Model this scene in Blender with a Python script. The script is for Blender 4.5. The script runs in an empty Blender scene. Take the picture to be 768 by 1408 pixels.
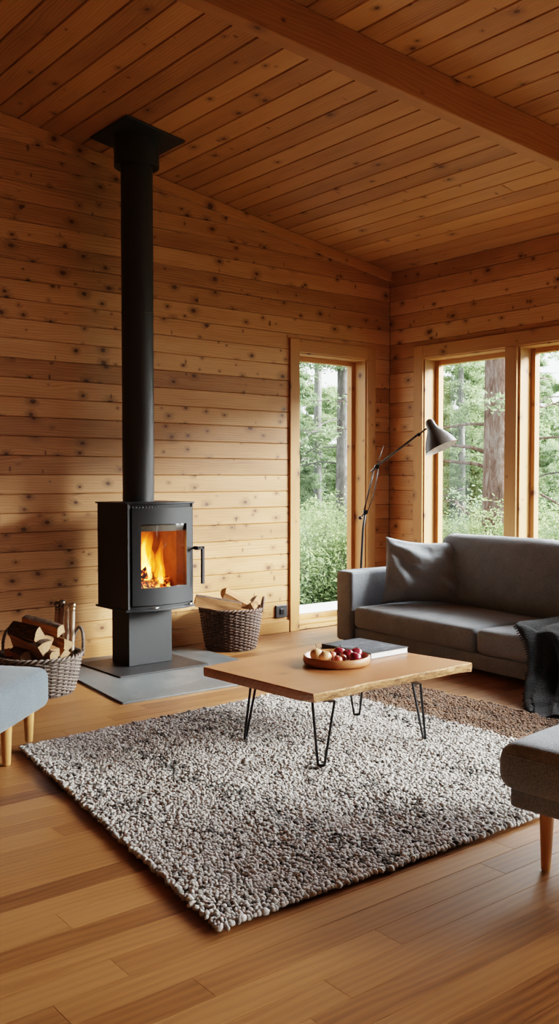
import bpy, math, random
import numpy as np
from mathutils import Vector, Matrix, noise

S = bpy.context.scene
COL = S.collection
rng = random.Random(7)
PI = math.pi

# ------------------------------------------------------------------ materials
class NT:
    """tiny node-tree helper"""
    def __init__(self, name):
        m = bpy.data.materials.new(name); m.use_nodes = True
        self.m = m; self.t = m.node_tree; self.n = self.t.nodes; self.l = self.t.links
        self.b = self.n['Principled BSDF']; self.out = self.n['Material Output']
    def new(self, t, **k):
        x = self.n.new(t)
        for a, v in k.items(): setattr(x, a, v)
        return x
    def put(self, sock, v):
        if isinstance(v, bpy.types.NodeSocket): self.l.new(v, sock)
        elif v is not None:
            if hasattr(sock.default_value, '__len__') and not hasattr(v, '__len__'): v = (v,)*len(sock.default_value)
            if hasattr(sock.default_value, '__len__') and len(sock.default_value) == 4 and len(v) == 3: v = (*v, 1)
            sock.default_value = v
    def math(self, op, a, b=None, c=None, clamp=False):
        x = self.new('ShaderNodeMath', operation=op, use_clamp=clamp)
        self.put(x.inputs[0], a)
        if b is not None: self.put(x.inputs[1], b)
        if c is not None: self.put(x.inputs[2], c)
        return x.outputs[0]
    def mix(self, f, a, b, blend='MIX'):
        x = self.new('ShaderNodeMix', data_type='RGBA', blend_type=blend, clamp_factor=True)
        self.put(x.inputs[0], f); self.put(x.inputs[6], a); self.put(x.inputs[7], b)
        return x.outputs[2]
    def coord(self, k): return self.new('ShaderNodeTexCoord').outputs[k]
    def attr(self, name, out='Fac'): return self.new('ShaderNodeAttribute', attribute_name=name).outputs[out]
    def xyz(self, v):
        x = self.new('ShaderNodeSeparateXYZ'); self.l.new(v, x.inputs[0]); return x.outputs
    def vec(self, a, b, c):
        x = self.new('ShaderNodeCombineXYZ')
        for i, q in enumerate((a, b, c)): self.put(x.inputs[i], q)
        return x.outputs[0]
    def map(self, v, scale=(1,1,1), loc=(0,0,0), rot=(0,0,0)):
        x = self.new('ShaderNodeMapping'); self.l.new(v, x.inputs[0])
        x.inputs['Scale'].default_value = scale; x.inputs['Location'].default_value = loc; x.inputs['Rotation'].default_value = rot
        return x.outputs[0]
    def noise(self, v, scale=5, detail=3, rough=.55, dist=0, out='Fac', dim='3D'):
        x = self.new('ShaderNodeTexNoise', noise_dimensions=dim)
        if v is not None: self.l.new(v, x.inputs['Vector'])
        x.inputs['Scale'].default_value = scale; x.inputs['Detail'].default_value = detail
        x.inputs['Roughness'].default_value = rough; x.inputs['Distortion'].default_value = dist
        return x.outputs[out]
    def voro(self, v, scale=5, feature='F1', rand=1, dim='3D'):
        x = self.new('ShaderNodeTexVoronoi', feature=feature, voronoi_dimensions=dim)
        if v is not None: self.l.new(v, x.inputs['Vector'])
        x.inputs['Scale'].default_value = scale; x.inputs['Randomness'].default_value = rand
        return x
    def rng(self, v, a, b, c=0., d=1., smooth=False):
        x = self.new('ShaderNodeMapRange', interpolation_type='SMOOTHSTEP' if smooth else 'LINEAR')
        for i, q in enumerate((v, a, b, c, d)): self.put(x.inputs[i], q)
        return x.outputs[0]
    def ramp(self, v, stops):
        x = self.new('ShaderNodeValToRGB'); self.put(x.inputs[0], v); e = x.color_ramp.elements
        while len(e) < len(stops): e.new(.5)
        for q, (p, c) in zip(e, stops): q.position = p; q.color = (*c, 1)
        return x.outputs[0]
    def bump(self, h, strength=.3, dist=.01):
        x = self.new('ShaderNodeBump'); self.put(x.inputs['Height'], h)
        x.inputs['Strength'].default_value = strength; x.inputs['Distance'].default_value = dist
        self.l.new(x.outputs[0], self.b.inputs['Normal']); return x
    def set(self, **k):
        names = dict(col='Base Color', rough='Roughness', metal='Metallic', spec='Specular IOR Level', em='Emission Color', es='Emission Strength',
                     sheen='Sheen Weight', trans='Transmission Weight', coat='Coat Weight', sss='Subsurface Weight')
        for a, v in k.items(): self.put(self.b.inputs[names[a]], v)
        return self.m

def plain(name, col, rough=.5, metal=0, spec=.5, var=.12, scale=30, bump=0):
    n = NT(name); v = n.noise(n.coord('Object'), scale, 3)
    c = n.mix(n.rng(v, .3, .7, 0, 1), tuple(q*(1-var) for q in col), tuple(min(1, q*(1+var)) for q in col))
    if bump: n.bump(v, bump, .004)
    return n.set(col=c, rough=n.rng(v, .3, .7, rough*.92, min(1, rough*1.08)), metal=metal, spec=spec)

def pine(name, lo, mid, hi, knot=(.07,.022,.006), knots=1., rough=.55, kscale=5.2, glow=1., spec=.35, rscale=1., source='uv', axis=0, grainc=1., ringc=.075):
    """knotty softwood; u runs along the board, v across it"""
    n = NT(name)
    if source == 'uv':
        s = n.xyz(n.coord('UV')); u, v = s[0], s[1]; r = n.attr('rnd')
    else:
        s = n.xyz(n.coord('Object')); u = s[axis]; o = [s[i] for i in range(3) if i != axis]
        v = n.math('ADD', o[0], n.math('MULTIPLY', o[1], .83)); r = n.new('ShaderNodeObjectInfo').outputs['Random']
    ro = n.math('MULTIPLY', r, 37.)
    uv = n.vec(u, v, ro)
    # knots
    wob = n.noise(uv, 14, 2)
    kv = n.vec(n.math('ADD', u, n.math('MULTIPLY', ro, .71)), n.math('MULTIPLY', v, 1.45), 0)
    vo = n.voro(kv, kscale, dim='2D')
    d = n.math('DIVIDE', vo.outputs['Distance'], kscale)
    d = n.math('ADD', d, n.math('MULTIPLY', n.math('SUBTRACT', wob, .5), .034))
    cs = n.xyz(vo.outputs['Color'])
    rad = n.math('MULTIPLY', n.math('POWER', n.rng(cs[0], max(.05,1-.75*knots), 1, 0, 1), 1.7), .028)
    on = n.math('GREATER_THAN', rad, .0025)
    core = n.math('MULTIPLY', n.rng(d, n.math('MULTIPLY', rad, .5), n.math('ADD', rad, .002), 1, 0, True), on)
    halo = n.math('MULTIPLY', n.rng(d, rad, n.math('ADD', n.math('MULTIPLY', rad, 3.), .012), 1, 0, True), on)
    # second, slanted spike knots
    kv2 = n.map(kv, (1.25, .40, 1), (3.1, 1.7, 0), (0, 0, .62))
    v2 = n.voro(kv2, 3.4, dim='2D'); c2 = n.xyz(v2.outputs['Color'])
    d2 = n.math('DIVIDE', v2.outputs['Distance'], 3.4)
    d2 = n.math('ADD', d2, n.math('MULTIPLY', n.math('SUBTRACT', wob, .5), .03))
    spike = n.math('MULTIPLY', n.rng(d2, .0, .017, 1, 0, True), n.math('GREATER_THAN', c2[1], 1-.42*knots))
    # grain swirls around knots
    bend = n.math('MULTIPLY', halo, .02)
    low = n.noise(n.vec(n.math('MULTIPLY', u, .9), n.math('MULTIPLY', v, 5), ro), 1, 2)
    vv = n.math('ADD', n.math('ADD', v, bend), n.math('MULTIPLY', low, .11))
    ring = n.math('SINE', n.math('ADD', n.math('MULTIPLY', vv, 330*rscale), n.math('MULTIPLY', n.noise(n.vec(n.math('MULTIPLY', u, 2.), n.math('MULTIPLY', v, 14), ro), 1, 3), 7)))
    fine = n.noise(n.vec(n.math('MULTIPLY', u, 3), n.math('MULTIPLY', vv, 170), ro), 1, 4, .65)
    blot = n.noise(n.vec(n.math('MULTIPLY', u, 1.3), n.math('MULTIPLY', v, 7), ro), 1, 3)
    g = n.math('ADD', n.math('MULTIPLY', ring, ringc), n.math('ADD', n.math('MULTIPLY', fine, .55*grainc), n.math('MULTIPLY', blot, .55)))
    g = n.math('ADD', g, n.math('MULTIPLY', n.math('SUBTRACT', r, .5), .42*glow))
    c = n.ramp(n.rng(g, .05, 1.05), [(.08, lo), (.5, mid), (.95, hi)])
    c = n.mix(n.math('MULTIPLY', halo, .55), c, tuple(q*.40 for q in mid))
    c = n.mix(n.math('MULTIPLY', spike, .85), c, knot)
    c = n.mix(n.math('MULTIPLY', core, .93), c, knot)
    n.bump(n.math('SUBTRACT', fine, n.math('MULTIPLY', core, .6)), .12, .003)
    return n.set(col=c, rough=n.rng(fine, .2, .8, rough-.06, rough+.08), spec=spec)

def fabric(name, c1, c2, scale=420, bump=.35, rough=.92, blot=.25, sheen=.22):
    n = NT(name); o = n.coord('Object')
    w = n.voro(o, scale); f = n.noise(o, scale*.45, 4, .75); b = n.noise(o, 7, 3)
    t = n.math('ADD', n.math('MULTIPLY', f, 1.), n.math('MULTIPLY', n.math('SUBTRACT', b, .5), blot))
    c = n.mix(n.rng(t, .32, .7), c1, c2)
    n.bump(n.math('ADD', w.outputs['Distance'], f), bump, .003)
    n.set(col=c, rough=rough, spec=.12, sheen=sheen); n.b.inputs['Sheen Roughness'].default_value = .5
    return n.m

M = {}
M['wall'] = pine('cedar_wall', (.19,.076,.021), (.42,.202,.074), (.62,.355,.17), knots=1.2, kscale=5.2, rough=.5)
M['ceil'] = pine('cedar_ceiling', (.19,.077,.021), (.37,.172,.054), (.50,.255,.092), knots=.75, kscale=3.4, grainc=.8)
M['trim'] = pine('pine_trim', (.29,.122,.034), (.39,.182,.058), (.49,.25,.092), knots=.5, source='obj', axis=2, glow=.25)
M['trimy'] = pine('pine_trim_crosswise', (.29,.122,.034), (.39,.182,.058), (.49,.25,.092), knots=.5, source='obj', axis=1, glow=.25)
M['trimx'] = pine('pine_trim_lengthwise', (.28,.118,.032), (.39,.178,.055), (.49,.25,.09), knots=.5, source='obj', axis=0, glow=.25)
M['beam'] = pine('beam_timber', (.19,.075,.019), (.31,.135,.04), (.41,.195,.065), knots=.85, kscale=3.2, source='obj', axis=0, glow=.2)
M['floor'] = pine('oak_floor', (.08,.028,.009), (.195,.078,.024), (.30,.137,.048), knots=.05, rough=.36, ringc=.10, glow=1.9, spec=.5, rscale=.6, grainc=1.35)
M['table'] = pine('walnut_slab', (.135,.043,.014), (.24,.085,.027), (.345,.14,.05), knots=.12, rough=.36, source='obj', axis=0, glow=.1, spec=.5, rscale=.5, grainc=1.2)
M['leg_wood'] = pine('beech_leg', (.34,.165,.055), (.46,.235,.085), (.55,.30,.12), knots=0, rough=.45, source='obj', axis=2, glow=.1)
M['bowl'] = pine('bowl_wood', (.19,.068,.024), (.31,.125,.046), (.40,.18,.07), knots=0, rough=.42, source='obj', axis=0, glow=.1)
M['board_back'] = plain('rough_backing', (.05,.02,.007), .9)
M['plaster'] = plain('plain_panel', (.34,.16,.06), .8)
M['steel'] = plain('stove_steel', (.011,.0135,.016), .5, .25, .5, .08, 60)
M['steel_dark'] = plain('stove_steel_dark', (.012,.012,.013), .55, .2)
M['pipe'] = plain('flue_black', (.016,.017,.018), .46, .2)
M['black'] = plain('black_iron', (.008,.008,.009), .42, .5)
M['chrome'] = plain('worn_chrome', (.55,.54,.52), .22, 1)
M['brass'] = plain('aged_brass', (.45,.36,.25), .3, 1)
M['brick'] = plain('firebrick', (.10,.05,.03), .9, 0, .3, .3, 14, .3)
M['ember'] = None
M['sofa'] = fabric('sofa_fabric', (.085,.10,.118), (.23,.26,.29))
M['pillow'] = fabric('pillow_fabric', (.13,.148,.168), (.27,.30,.33), 380, .4)
M['bench'] = fabric('bench_fabric', (.052,.073,.088), (.125,.157,.178), 330, .4)
M['otto'] = fabric('ottoman_fabric', (.10,.122,.146), (.30,.34,.385), 330, .5)
M['throw'] = fabric('throw_wool', (.0025,.003,.004), (.011,.0125,.015), 110, 1., sheen=.05)
M['shade'] = plain('lamp_shade_paint', (.055,.05,.045), .45, 0, .4)
M['shade_in'] = plain('lamp_shade_white', (.75,.74,.72), .6)
M['plastic'] = plain('outlet_plastic', (.02,.02,.022), .4)
M['deck'] = pine('grey_deck', (.42,.40,.37), (.55,.53,.50), (.66,.64,.61), knots=.2, rough=.8, source='uv')

def mk_slate():
    n = NT('slate'); o = n.coord('Object'); a = n.noise(o, 3.2, 6, .62, .6); b = n.noise(o, 40, 4)
    c = n.ramp(n.rng(n.math('ADD', a, n.math('MULTIPLY', b, .25)), .35, .9), [(0, (.055,.066,.072)), (.5, (.085,.098,.103)), (1, (.17,.18,.18))])
    n.bump(n.math('ADD', a, n.math('MULTIPLY', b, .3)), .15, .006); return n.set(col=c, rough=n.rng(a, .3, .7, .38, .55), spec=.5)
M['slate'] = mk_slate()
def mk_glass(name, refl=1.):
    n = NT(name); n.n.remove(n.b)
    tr = n.new('ShaderNodeBsdfTransparent'); tr.inputs[0].default_value = (.97,.985,.975,1)
    gl = n.new('ShaderNodeBsdfGlossy'); gl.inputs['Roughness'].default_value = .02
    fr = n.new('ShaderNodeFresnel'); fr.inputs[0].default_value = 1.45
    mx = n.new('ShaderNodeMixShader'); n.l.new(n.math('MULTIPLY', fr.outputs[0], refl), mx.inputs[0]); n.l.new(tr.outputs[0], mx.inputs[1]); n.l.new(gl.outputs[0], mx.inputs[2])
    n.l.new(mx.outputs[0], n.out.inputs[0]); return n.m
M['glass'] = mk_glass('window_glass', .14); M['stove_glass'] = mk_glass('stove_glass', .5)
def mk_wicker(name, a, b):
    n = NT(name); o = n.coord('Object'); v = n.noise(o, 90, 3, .7); w = n.noise(o, 9, 2)
    c = n.mix(n.rng(n.math('ADD', v, n.math('MULTIPLY', w, .4)), .45, .95), a, b)
    n.bump(v, .4, .004); return n.set(col=c, rough=.6, spec=.4)
M['wicker'] = mk_wicker('brown_wicker', (.028,.016,.011), (.115,.066,.046)); M['wicker_grey'] = mk_wicker('grey_wicker', (.035,.026,.021), (.165,.13,.107))
M['wicker_stake'] = mk_wicker('dark_wicker', (.015,.009,.006), (.05,.03,.02))
def mk_log():
    n = NT('split_wood'); s = n.xyz(n.coord('Object'))
    f = n.noise(n.vec(n.math('MULTIPLY', s[0], 5), n.math('MULTIPLY', s[1], 90), n.math('MULTIPLY', s[2], 90)), 1, 4, .7)
    c = n.ramp(f, [(.25, (.14,.058,.022)), (.55, (.30,.145,.062)), (.8, (.44,.25,.125))]); n.bump(f, .5, .006); return n.set(col=c, rough=.8, spec=.2)
M['log'] = mk_log()
def mk_end():
    n = NT('log_end'); s = n.xyz(n.coord('Object'))
    d = n.math('SQRT', n.math('ADD', n.math('POWER', n.math('ADD', s[1], .05), 2), n.math('POWER', n.math('ADD', s[2], .04), 2)))
    g = n.math('SINE', n.math('MULTIPLY', d, 700)); q = n.noise(n.coord('Object'), 130, 4, .7)
    c = n.mix(n.rng(n.math('ADD', n.math('MULTIPLY', g, .22), q), .2, .9), (.20,.11,.05), (.44,.30,.175)); n.bump(q, .5, .004); return n.set(col=c, rough=.85, spec=.15)
M['log_end'] = mk_end()
def mk_bark():
    n = NT('bark'); o = n.coord('Object'); v = n.noise(n.map(o, (.35,1,1)), 60, 4, .7)
    c = n.mix(n.rng(v, .35, .7), (.022,.013,.009), (.12,.075,.05)); n.bump(v, .8, .01); return n.set(col=c, rough=.9, spec=.15)
M['bark'] = mk_bark()
def mk_liveedge():
    n = NT('live_edge'); o = n.coord('Object'); v = n.noise(n.map(o, (1,1,2.6)), 22, 5, .7, .8)
    c = n.ramp(v, [(.3, (.06,.024,.01)), (.5, (.30,.155,.065)), (.7, (.50,.31,.15))]); n.bump(v, .6, .012); return n.set(col=c, rough=.7, spec=.25)
M['live_edge'] = mk_liveedge()
def mk_rug():
    n = NT('chunky_wool'); c = n.attr('col', 'Color'); f = n.noise(n.coord('Object'), 260, 4, .7)
    n.bump(f, .5, .005); return n.set(col=n.mix(n.rng(f, .3, .7), n.mix(1, c, (.72,.72,.72), 'MULTIPLY'), c), rough=.95, spec=.08, sheen=.2)
M['rug'] = mk_rug()
def mk_fruit(name, a, b, sc=6):
    n = NT(name); o = n.coord('Object'); v = n.noise(n.map(o, (1,1,.4)), sc*5, 3, .6)
    return n.set(col=n.mix(n.rng(v, .35, .68), a, b), rough=.28, spec=.5)
M['apple'] = mk_fruit('apple_skin', (.11,.004,.012), (.24,.018,.03)); M['plum'] = mk_fruit('plum_skin', (.30,.05,.03), (.50,.16,.08)); M['onion'] = mk_fruit('onion_skin', (.52,.28,.12), (.68,.46,.27))
def mk_cover():
    n = NT('book_cover'); s = n.coord('Object'); v = n.noise(n.map(s, (1,1.4,1)), 9, 6, .7, 1.2); x = n.xyz(s)
    edge = n.math('MULTIPLY', n.math('LESS_THAN', n.math('ABSOLUTE', x[0]), .128), n.math('LESS_THAN', n.math('ABSOLUTE', x[1]), .165))
    c = n.ramp(v, [(.38, (.018,.022,.03)), (.55, (.06,.07,.085)), (.72, (.30,.32,.34))])
    return n.set(col=n.mix(edge, (.02,.024,.032), c), rough=.5, spec=.25)
M['cover'] = mk_cover(); M['spine'] = plain('book_spine', (.012,.013,.017), .4); M['paper'] = plain('book_pages', (.72,.70,.66), .85)
# outdoors
def mk_leaf(name, a, b, tl=.5):
    n = NT(name); r = n.attr('rnd'); o = n.noise(n.new('ShaderNodeNewGeometry').outputs['Position'], .45, 2)
    c = n.mix(n.rng(n.math('ADD', n.math('MULTIPLY', r, .6), n.math('MULTIPLY', o, .7)), .25, .95), a, b)
    n.set(col=c, rough=.6, spec=.25); t = n.new('ShaderNodeBsdfTranslucent'); n.l.new(c, t.inputs[0])
    mx = n.new('ShaderNodeMixShader'); mx.inputs[0].default_value = tl
    n.l.new(n.b.outputs[0], mx.inputs[1]); n.l.new(t.outputs[0], mx.inputs[2]); n.l.new(mx.outputs[0], n.out.inputs[0]); return n.m
M['needle'] = mk_leaf('pine_needles', (.085,.13,.068), (.27,.36,.20)); M['leaf'] = mk_leaf('birch_leaves', (.125,.19,.085), (.36,.46,.25)); M['shrub'] = mk_leaf('shrub_leaves', (.10,.165,.065), (.32,.40,.19))
M['autumn'] = mk_leaf('autumn_leaves', (.25,.06,.03), (.32,.15,.05))
def mk_trunk(name, a, b, c):
    n = NT(name); o = n.coord('Object'); v = n.noise(n.map(o, (1,1,.28)), 17, 5, .75, .5); w = n.noise(o, 1.3, 3)
    k = n.ramp(n.math('ADD', n.math('MULTIPLY', v, .8), n.math('MULTIPLY', w, .25)), [(.36, a), (.5, b), (.68, c)])
    n.bump(v, .9, .04); return n.set(col=k, rough=.9, spec=.1)
M['pine_bark'] = mk_trunk('pine_trunk_bark', (.035,.024,.02), (.125,.078,.064), (.22,.195,.18)); M['grey_bark'] = mk_trunk('grey_trunk_bark', (.045,.04,.038), (.11,.10,.095), (.19,.185,.18)); M['birch_bark'] = mk_trunk('birch_trunk_bark', (.08,.075,.07), (.2,.195,.19), (.32,.315,.31))
def mk_ground():
    n = NT('forest_floor'); o = n.coord('Object'); v = n.noise(o, 1.6, 6, .7)
    return n.set(col=n.ramp(v, [(.3, (.035,.055,.016)), (.55, (.08,.11,.04)), (.75, (.13,.13,.07))]), rough=.95)
M['ground'] = mk_ground()
def emis_vol(name, col, strength):
    """glowing gas: emission from inside the closed flame surface, hotter low in the tongue"""
    n = NT(name); n.n.remove(n.b)
    e = n.new('ShaderNodeEmission'); z = n.xyz(n.coord('Generated'))[2]
    v = n.noise(n.map(n.coord('Object'), (1,1,.3)), 38, 3, .6)
    vol = n.new('ShaderNodeVolumePrincipled'); vol.inputs['Density'].default_value = 0
    vol.inputs['Emission Color'].default_value = (*col, 1)
    n.put(vol.inputs['Emission Strength'], n.math('MULTIPLY', n.math('MULTIPLY', n.rng(z, 0, 1, 1.25, .3), n.rng(v, .36, .62, .12, 1.4)), strength))
    n.l.new(vol.outputs[0], n.out.inputs['Volume']); return n.m
M['flame_out'] = emis_vol('flame_orange', (1, .13, .006), 62); M['flame_in'] = emis_vol('flame_yellow', (1, .40, .055), 210)
def mk_ember():
    n = NT('glowing_ember'); v = n.noise(n.coord('Object'), 34, 5, .75)
    h = n.rng(v, .5, .68); n.put(n.b.inputs['Emission Color'], n.ramp(h, [(0, (.25,.01,.0)), (.5, (1,.10,.01)), (1, (1,.4,.06))]))
    n.put(n.b.inputs['Emission Strength'], n.math('MULTIPLY', h, 5)); n.bump(v, .8, .01)
    return n.set(col=(.03,.014,.009), rough=.9)
M['ember'] = mk_ember()

# ------------------------------------------------------------------ mesh building
class MB:
    def __init__(s): s.v = []; s.f = []; s.mi = []; s.uv = []; s.r = []; s.use_uv = False; s.use_r = False
    def face(s, idx, m=0, r=0., uv=None):
        s.f.append(tuple(idx)); s.mi.append(m); s.r.append(r); s.uv.append(uv)
        if uv: s.use_uv = True
        if r: s.use_r = True
    def pts(s, ps): b = len(s.v); s.v.extend([tuple(p) for p in ps]); return b
    def box(s, lo, hi, m=0, mat=None):
        x0,y0,z0 = lo; x1,y1,z1 = hi
        p = [Vector(q) for q in ((x0,y0,z0),(x1,y0,z0),(x1,y1,z0),(x0,y1,z0),(x0,y0,z1),(x1,y0,z1),(x1,y1,z1),(x0,y1,z1))]
        if mat is not None: p = [mat @ q for q in p]
        b = s.pts(p)
        for q in ((0,3,2,1),(4,5,6,7),(0,1,5,4),(1,2,6,5),(2,3,7,6),(3,0,4,7)): s.face([b+i for i in q], m)
    def prism(s, poly, z0, z1, m=0, mside=None, mat=None):
        n = len(poly); lo = [Vector((x,y,z0)) for x,y in poly]; hi = [Vector((x,y,z1)) for x,y in poly]
        if mat is not None: lo = [mat@q for q in lo]; hi = [mat@q for q in hi]
        b = s.pts(lo+hi); s.face([b+i for i in reversed(range(n))], m); s.face([b+n+i for i in range(n)], m)
        for i in range(n): j = (i+1)%n; s.face((b+i, b+j, b+n+j, b+n+i), m if mside is None else mside)
    def tube(s, path, rad, n=8, m=0, cap=True, closed=False):
        path = [Vector(p) for p in path]; k = len(path)
        if not hasattr(rad, '__len__'): rad = [rad]*k
        prev = None; rings = []
        for i, p in enumerate(path):
            t = (path[(i+1)%k]-path[i-1]) if closed else (path[min(i+1,k-1)]-path[max(i-1,0)])
            t = t.normalized() if t.length > 1e-9 else Vector((0,0,1))
            if prev is None:
                a = Vector((0,0,1)) if abs(t.z) < .9 else Vector((1,0,0)); u = t.cross(a).normalized()
            else:
                u = prev - t*prev.dot(t); u = u.normalized() if u.length > 1e-6 else t.orthogonal().normalized()
            prev = u; w = t.cross(u)
            rings.append(s.pts([p + (u*math.cos(2*PI*j/n) + w*math.sin(2*PI*j/n))*rad[i] for j in range(n)]))
        for i in range(k if closed else k-1):
            a, b = rings[i], rings[(i+1)%k]
            for j in range(n): s.face((a+j, a+(j+1)%n, b+(j+1)%n, b+j), m)
        if cap and not closed:
            s.face([rings[0]+j for j in reversed(range(n))], m); s.face([rings[-1]+j for j in range(n)], m)
    def lathe(s, prof, n=48, m=0, mat=None, ms=None):
        rings = []
        for r, z in prof:
            if r < 1e-6: ps = [Vector((0,0,z))]
            else: ps = [Vector((r*math.cos(2*PI*j/n), r*math.sin(2*PI*j/n), z)) for j in range(n)]
            if mat is not None: ps = [mat@q for q in ps]
            rings.append((s.pts(ps), len(ps)))
        for i in range(len(rings)-1):
            (a, ka), (b, kb) = rings[i], rings[i+1]; mm = m if ms is None else ms[i]
            for j in range(n):
                q = (j+1)%n
                if ka == 1 and kb == 1: continue
                if ka == 1: s.face((a, b+q, b+j), mm)
                elif kb == 1: s.face((a+j, a+q, b), mm)
                else: s.face((a+j, a+q, b+q, b+j), mm)
    def grid(s, pts, m=0, closed_u=False):
        R, C = len(pts), len(pts[0]); b = s.pts([p for row in pts for p in row])
        for i in range(R if closed_u else R-1):
            for j in range(C-1):
                i2 = (i+1)%R; s.face((b+i*C+j, b+i*C+j+1, b+i2*C+j+1, b+i2*C+j), m)
    def build(s, name, mats, parent=None, smooth=False, loc=(0,0,0), rot=(0,0,0), bevel=0, bseg=2, angle=None):
        me = bpy.data.meshes.new(name); me.from_pydata(s.v, [], s.f)
        if not isinstance(mats, (list, tuple)): mats = [mats]
        for q in mats: me.materials.append(M[q] if isinstance(q, str) else q)
        me.polygons.foreach_set('material_index', s.mi)
        if s.use_r: a = me.attributes.new('rnd', 'FLOAT', 'FACE'); a.data.foreach_set('value', s.r)
        if s.use_uv:
            L = me.uv_layers.new(name='UVMap'); flat = []
            for f, uv in zip(s.f, s.uv):
                for i in range(len(f)): flat += list(uv[i]) if uv else [0., 0.]
            L.data.foreach_set('uv', flat)
        me.validate(); me.update()
        if smooth:
            me.polygons.foreach_set('use_smooth', [True]*len(me.polygons))
            if angle: me.set_sharp_from_angle(angle=angle)
        o = bpy.data.objects.new(name, me); COL.objects.link(o); o.location = loc; o.rotation_euler = rot
        if parent: o.parent = parent
        if bevel:
            b = o.modifiers.new('bevel', 'BEVEL'); b.width = bevel; b.segments = bseg; b.limit_method = 'ANGLE'; b.angle_limit = .6
        return o

def tag(o, label=None, cat=None, group=None, kind=None):
    if label: o['label'] = label
    if cat: o['category'] = cat
    if group: o['group'] = group
    if kind: o['kind'] = kind
    return o
def empty(name, loc=(0,0,0), rot=(0,0,0)):
    o = bpy.data.objects.new(name, None); o.empty_display_size = .1; COL.objects.link(o); o.location = loc; o.rotation_euler = rot; return o
def thing(name, label, cat, loc=(0,0,0), rot=(0,0,0), group=None): return tag(empty(name, loc, rot), label, cat, group)
def copy_tree(o, parent=None):
    c = o.copy(); COL.objects.link(c)
    if parent: c.parent = parent
    for ch in list(o.children): copy_tree(ch, c)
    return c

def rbox(sx, sy, sz, r, puff=(0,0,0), seed=0, wob=0., seg=7, z0=True, rb=None, freq=3.):
    """soft rounded box, base at z=0 (z0) with puffed faces; returns MB"""
    h = Vector((sx/2, sy/2, sz/2)); r = min(r, min(h)*.98)
    def axis(a):
        inner = a - r; k = max(2, int(seg*min(3, a/.25)))
        e = [-a + r*(1-math.cos(t*PI/8)) for t in range(4)]
        mid = [-inner + 2*inner*i/k for i in range(k+1)] if inner > 1e-4 else [0]
        return e + mid + [-q for q in reversed(e)]
    ax = [axis(h.x), axis(h.y), axis(h.z)]; mb = MB(); idx = {}
    def P(i, j, k):
        key = (i, j, k)
        if key in idx: return idx[key]
        p = Vector((ax[0][i], ax[1][j], ax[2][k])); inn = Vector([max(-(h[q]-r), min(h[q]-r, p[q])) for q in range(3)])
        d = p - inn; q = inn + (d.normalized()*r if d.length > 1e-9 else d)
        u = [max(-1, min(1, q[a]/h[a])) for a in range(3)]
        for a in range(3):
            if puff[a]:
                o = [b for b in range(3) if b != a]; q[a] += puff[a]*(1-abs(u[o[0]])**2.2)*(1-abs(u[o[1]])**2.2)*(u[a])
        if wob:
            w = noise.noise_vector(q*freq + Vector((seed, seed*.7, 1.3))); q += w*wob
        if z0: q.z += h.z
        idx[key] = mb.pts([q]); return idx[key]
    n = [len(a) for a in ax]
    for a in range(3):
        b, c = (a+1)%3, (a+2)%3
        for side in (0, n[a]-1):
            for i in range(n[b]-1):
                for j in range(n[c]-1):
                    def T(p, q):
                        k = [0,0,0]; k[a] = side; k[b] = p; k[c] = q; return P(*k)
                    f = (T(i,j), T(i+1,j), T(i+1,j+1), T(i,j+1))
                    mb.face(f if side else f[::-1])
    return mb

# ------------------------------------------------------------------ room shell
YA, XB, XL, YF = 6.308, 6.407, -1.3, -4.4     # stove wall, window wall, left wall, wall behind the camera
def ceil_z(x): return 3.304 + .1507*(XB - x)

def sub_rect(rs, hole):
    out = []
    a0, a1, b0, b1 = hole
    for (u0, u1, v0, v1) in rs:
        if u1 <= a0 or u0 >= a1 or v1 <= b0 or v0 >= b1: out.append((u0,u1,v0,v1)); continue
        if u0 < a0: out.append((u0, a0, v0, v1))
        if u1 > a1: out.append((a1, u1, v0, v1))
        if v0 < b0: out.append((max(u0,a0), min(u1,a1), v0, b0))
        if v1 > b1: out.append((max(u0,a0), min(u1,a1), b1, v1))
    return out

def boards(name, P, rows, mats, ch=.005, dep=.009, kind='structure', back=None, parent=None, wob=0.):
    """P(u,v,n)->point; rows: list of (u0,u1,v0,v1,rnd)"""
    mb = MB()
    for (u0, u1, v0, v1, r) in rows:
        c = min(ch, (u1-u0)/3, (v1-v0)/3); o = r*53.1
        A = [(u0,v0,-dep),(u1,v0,-dep),(u1,v1,-dep),(u0,v1,-dep)]; B = [(u0+c*.6,v0+c,0),(u1-c*.6,v0+c,0),(u1-c*.6,v1-c,0),(u0+c*.6,v1-c,0)]
        b = mb.pts([P(*q) for q in A+B]); uv = [(q[0]+o, q[1]) for q in A+B]
        for f in ((4,5,6,7),(0,1,5,4),(1,2,6,5),(2,3,7,6),(3,0,4,7)): mb.face([b+i for i in f], 0, max(r, 1e-4), [uv[i] for i in f])
    if back: back(mb)
    return tag(mb.build(name, mats, parent), kind=kind)

R_ = random.Random(11)
BH = .1375
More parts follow.
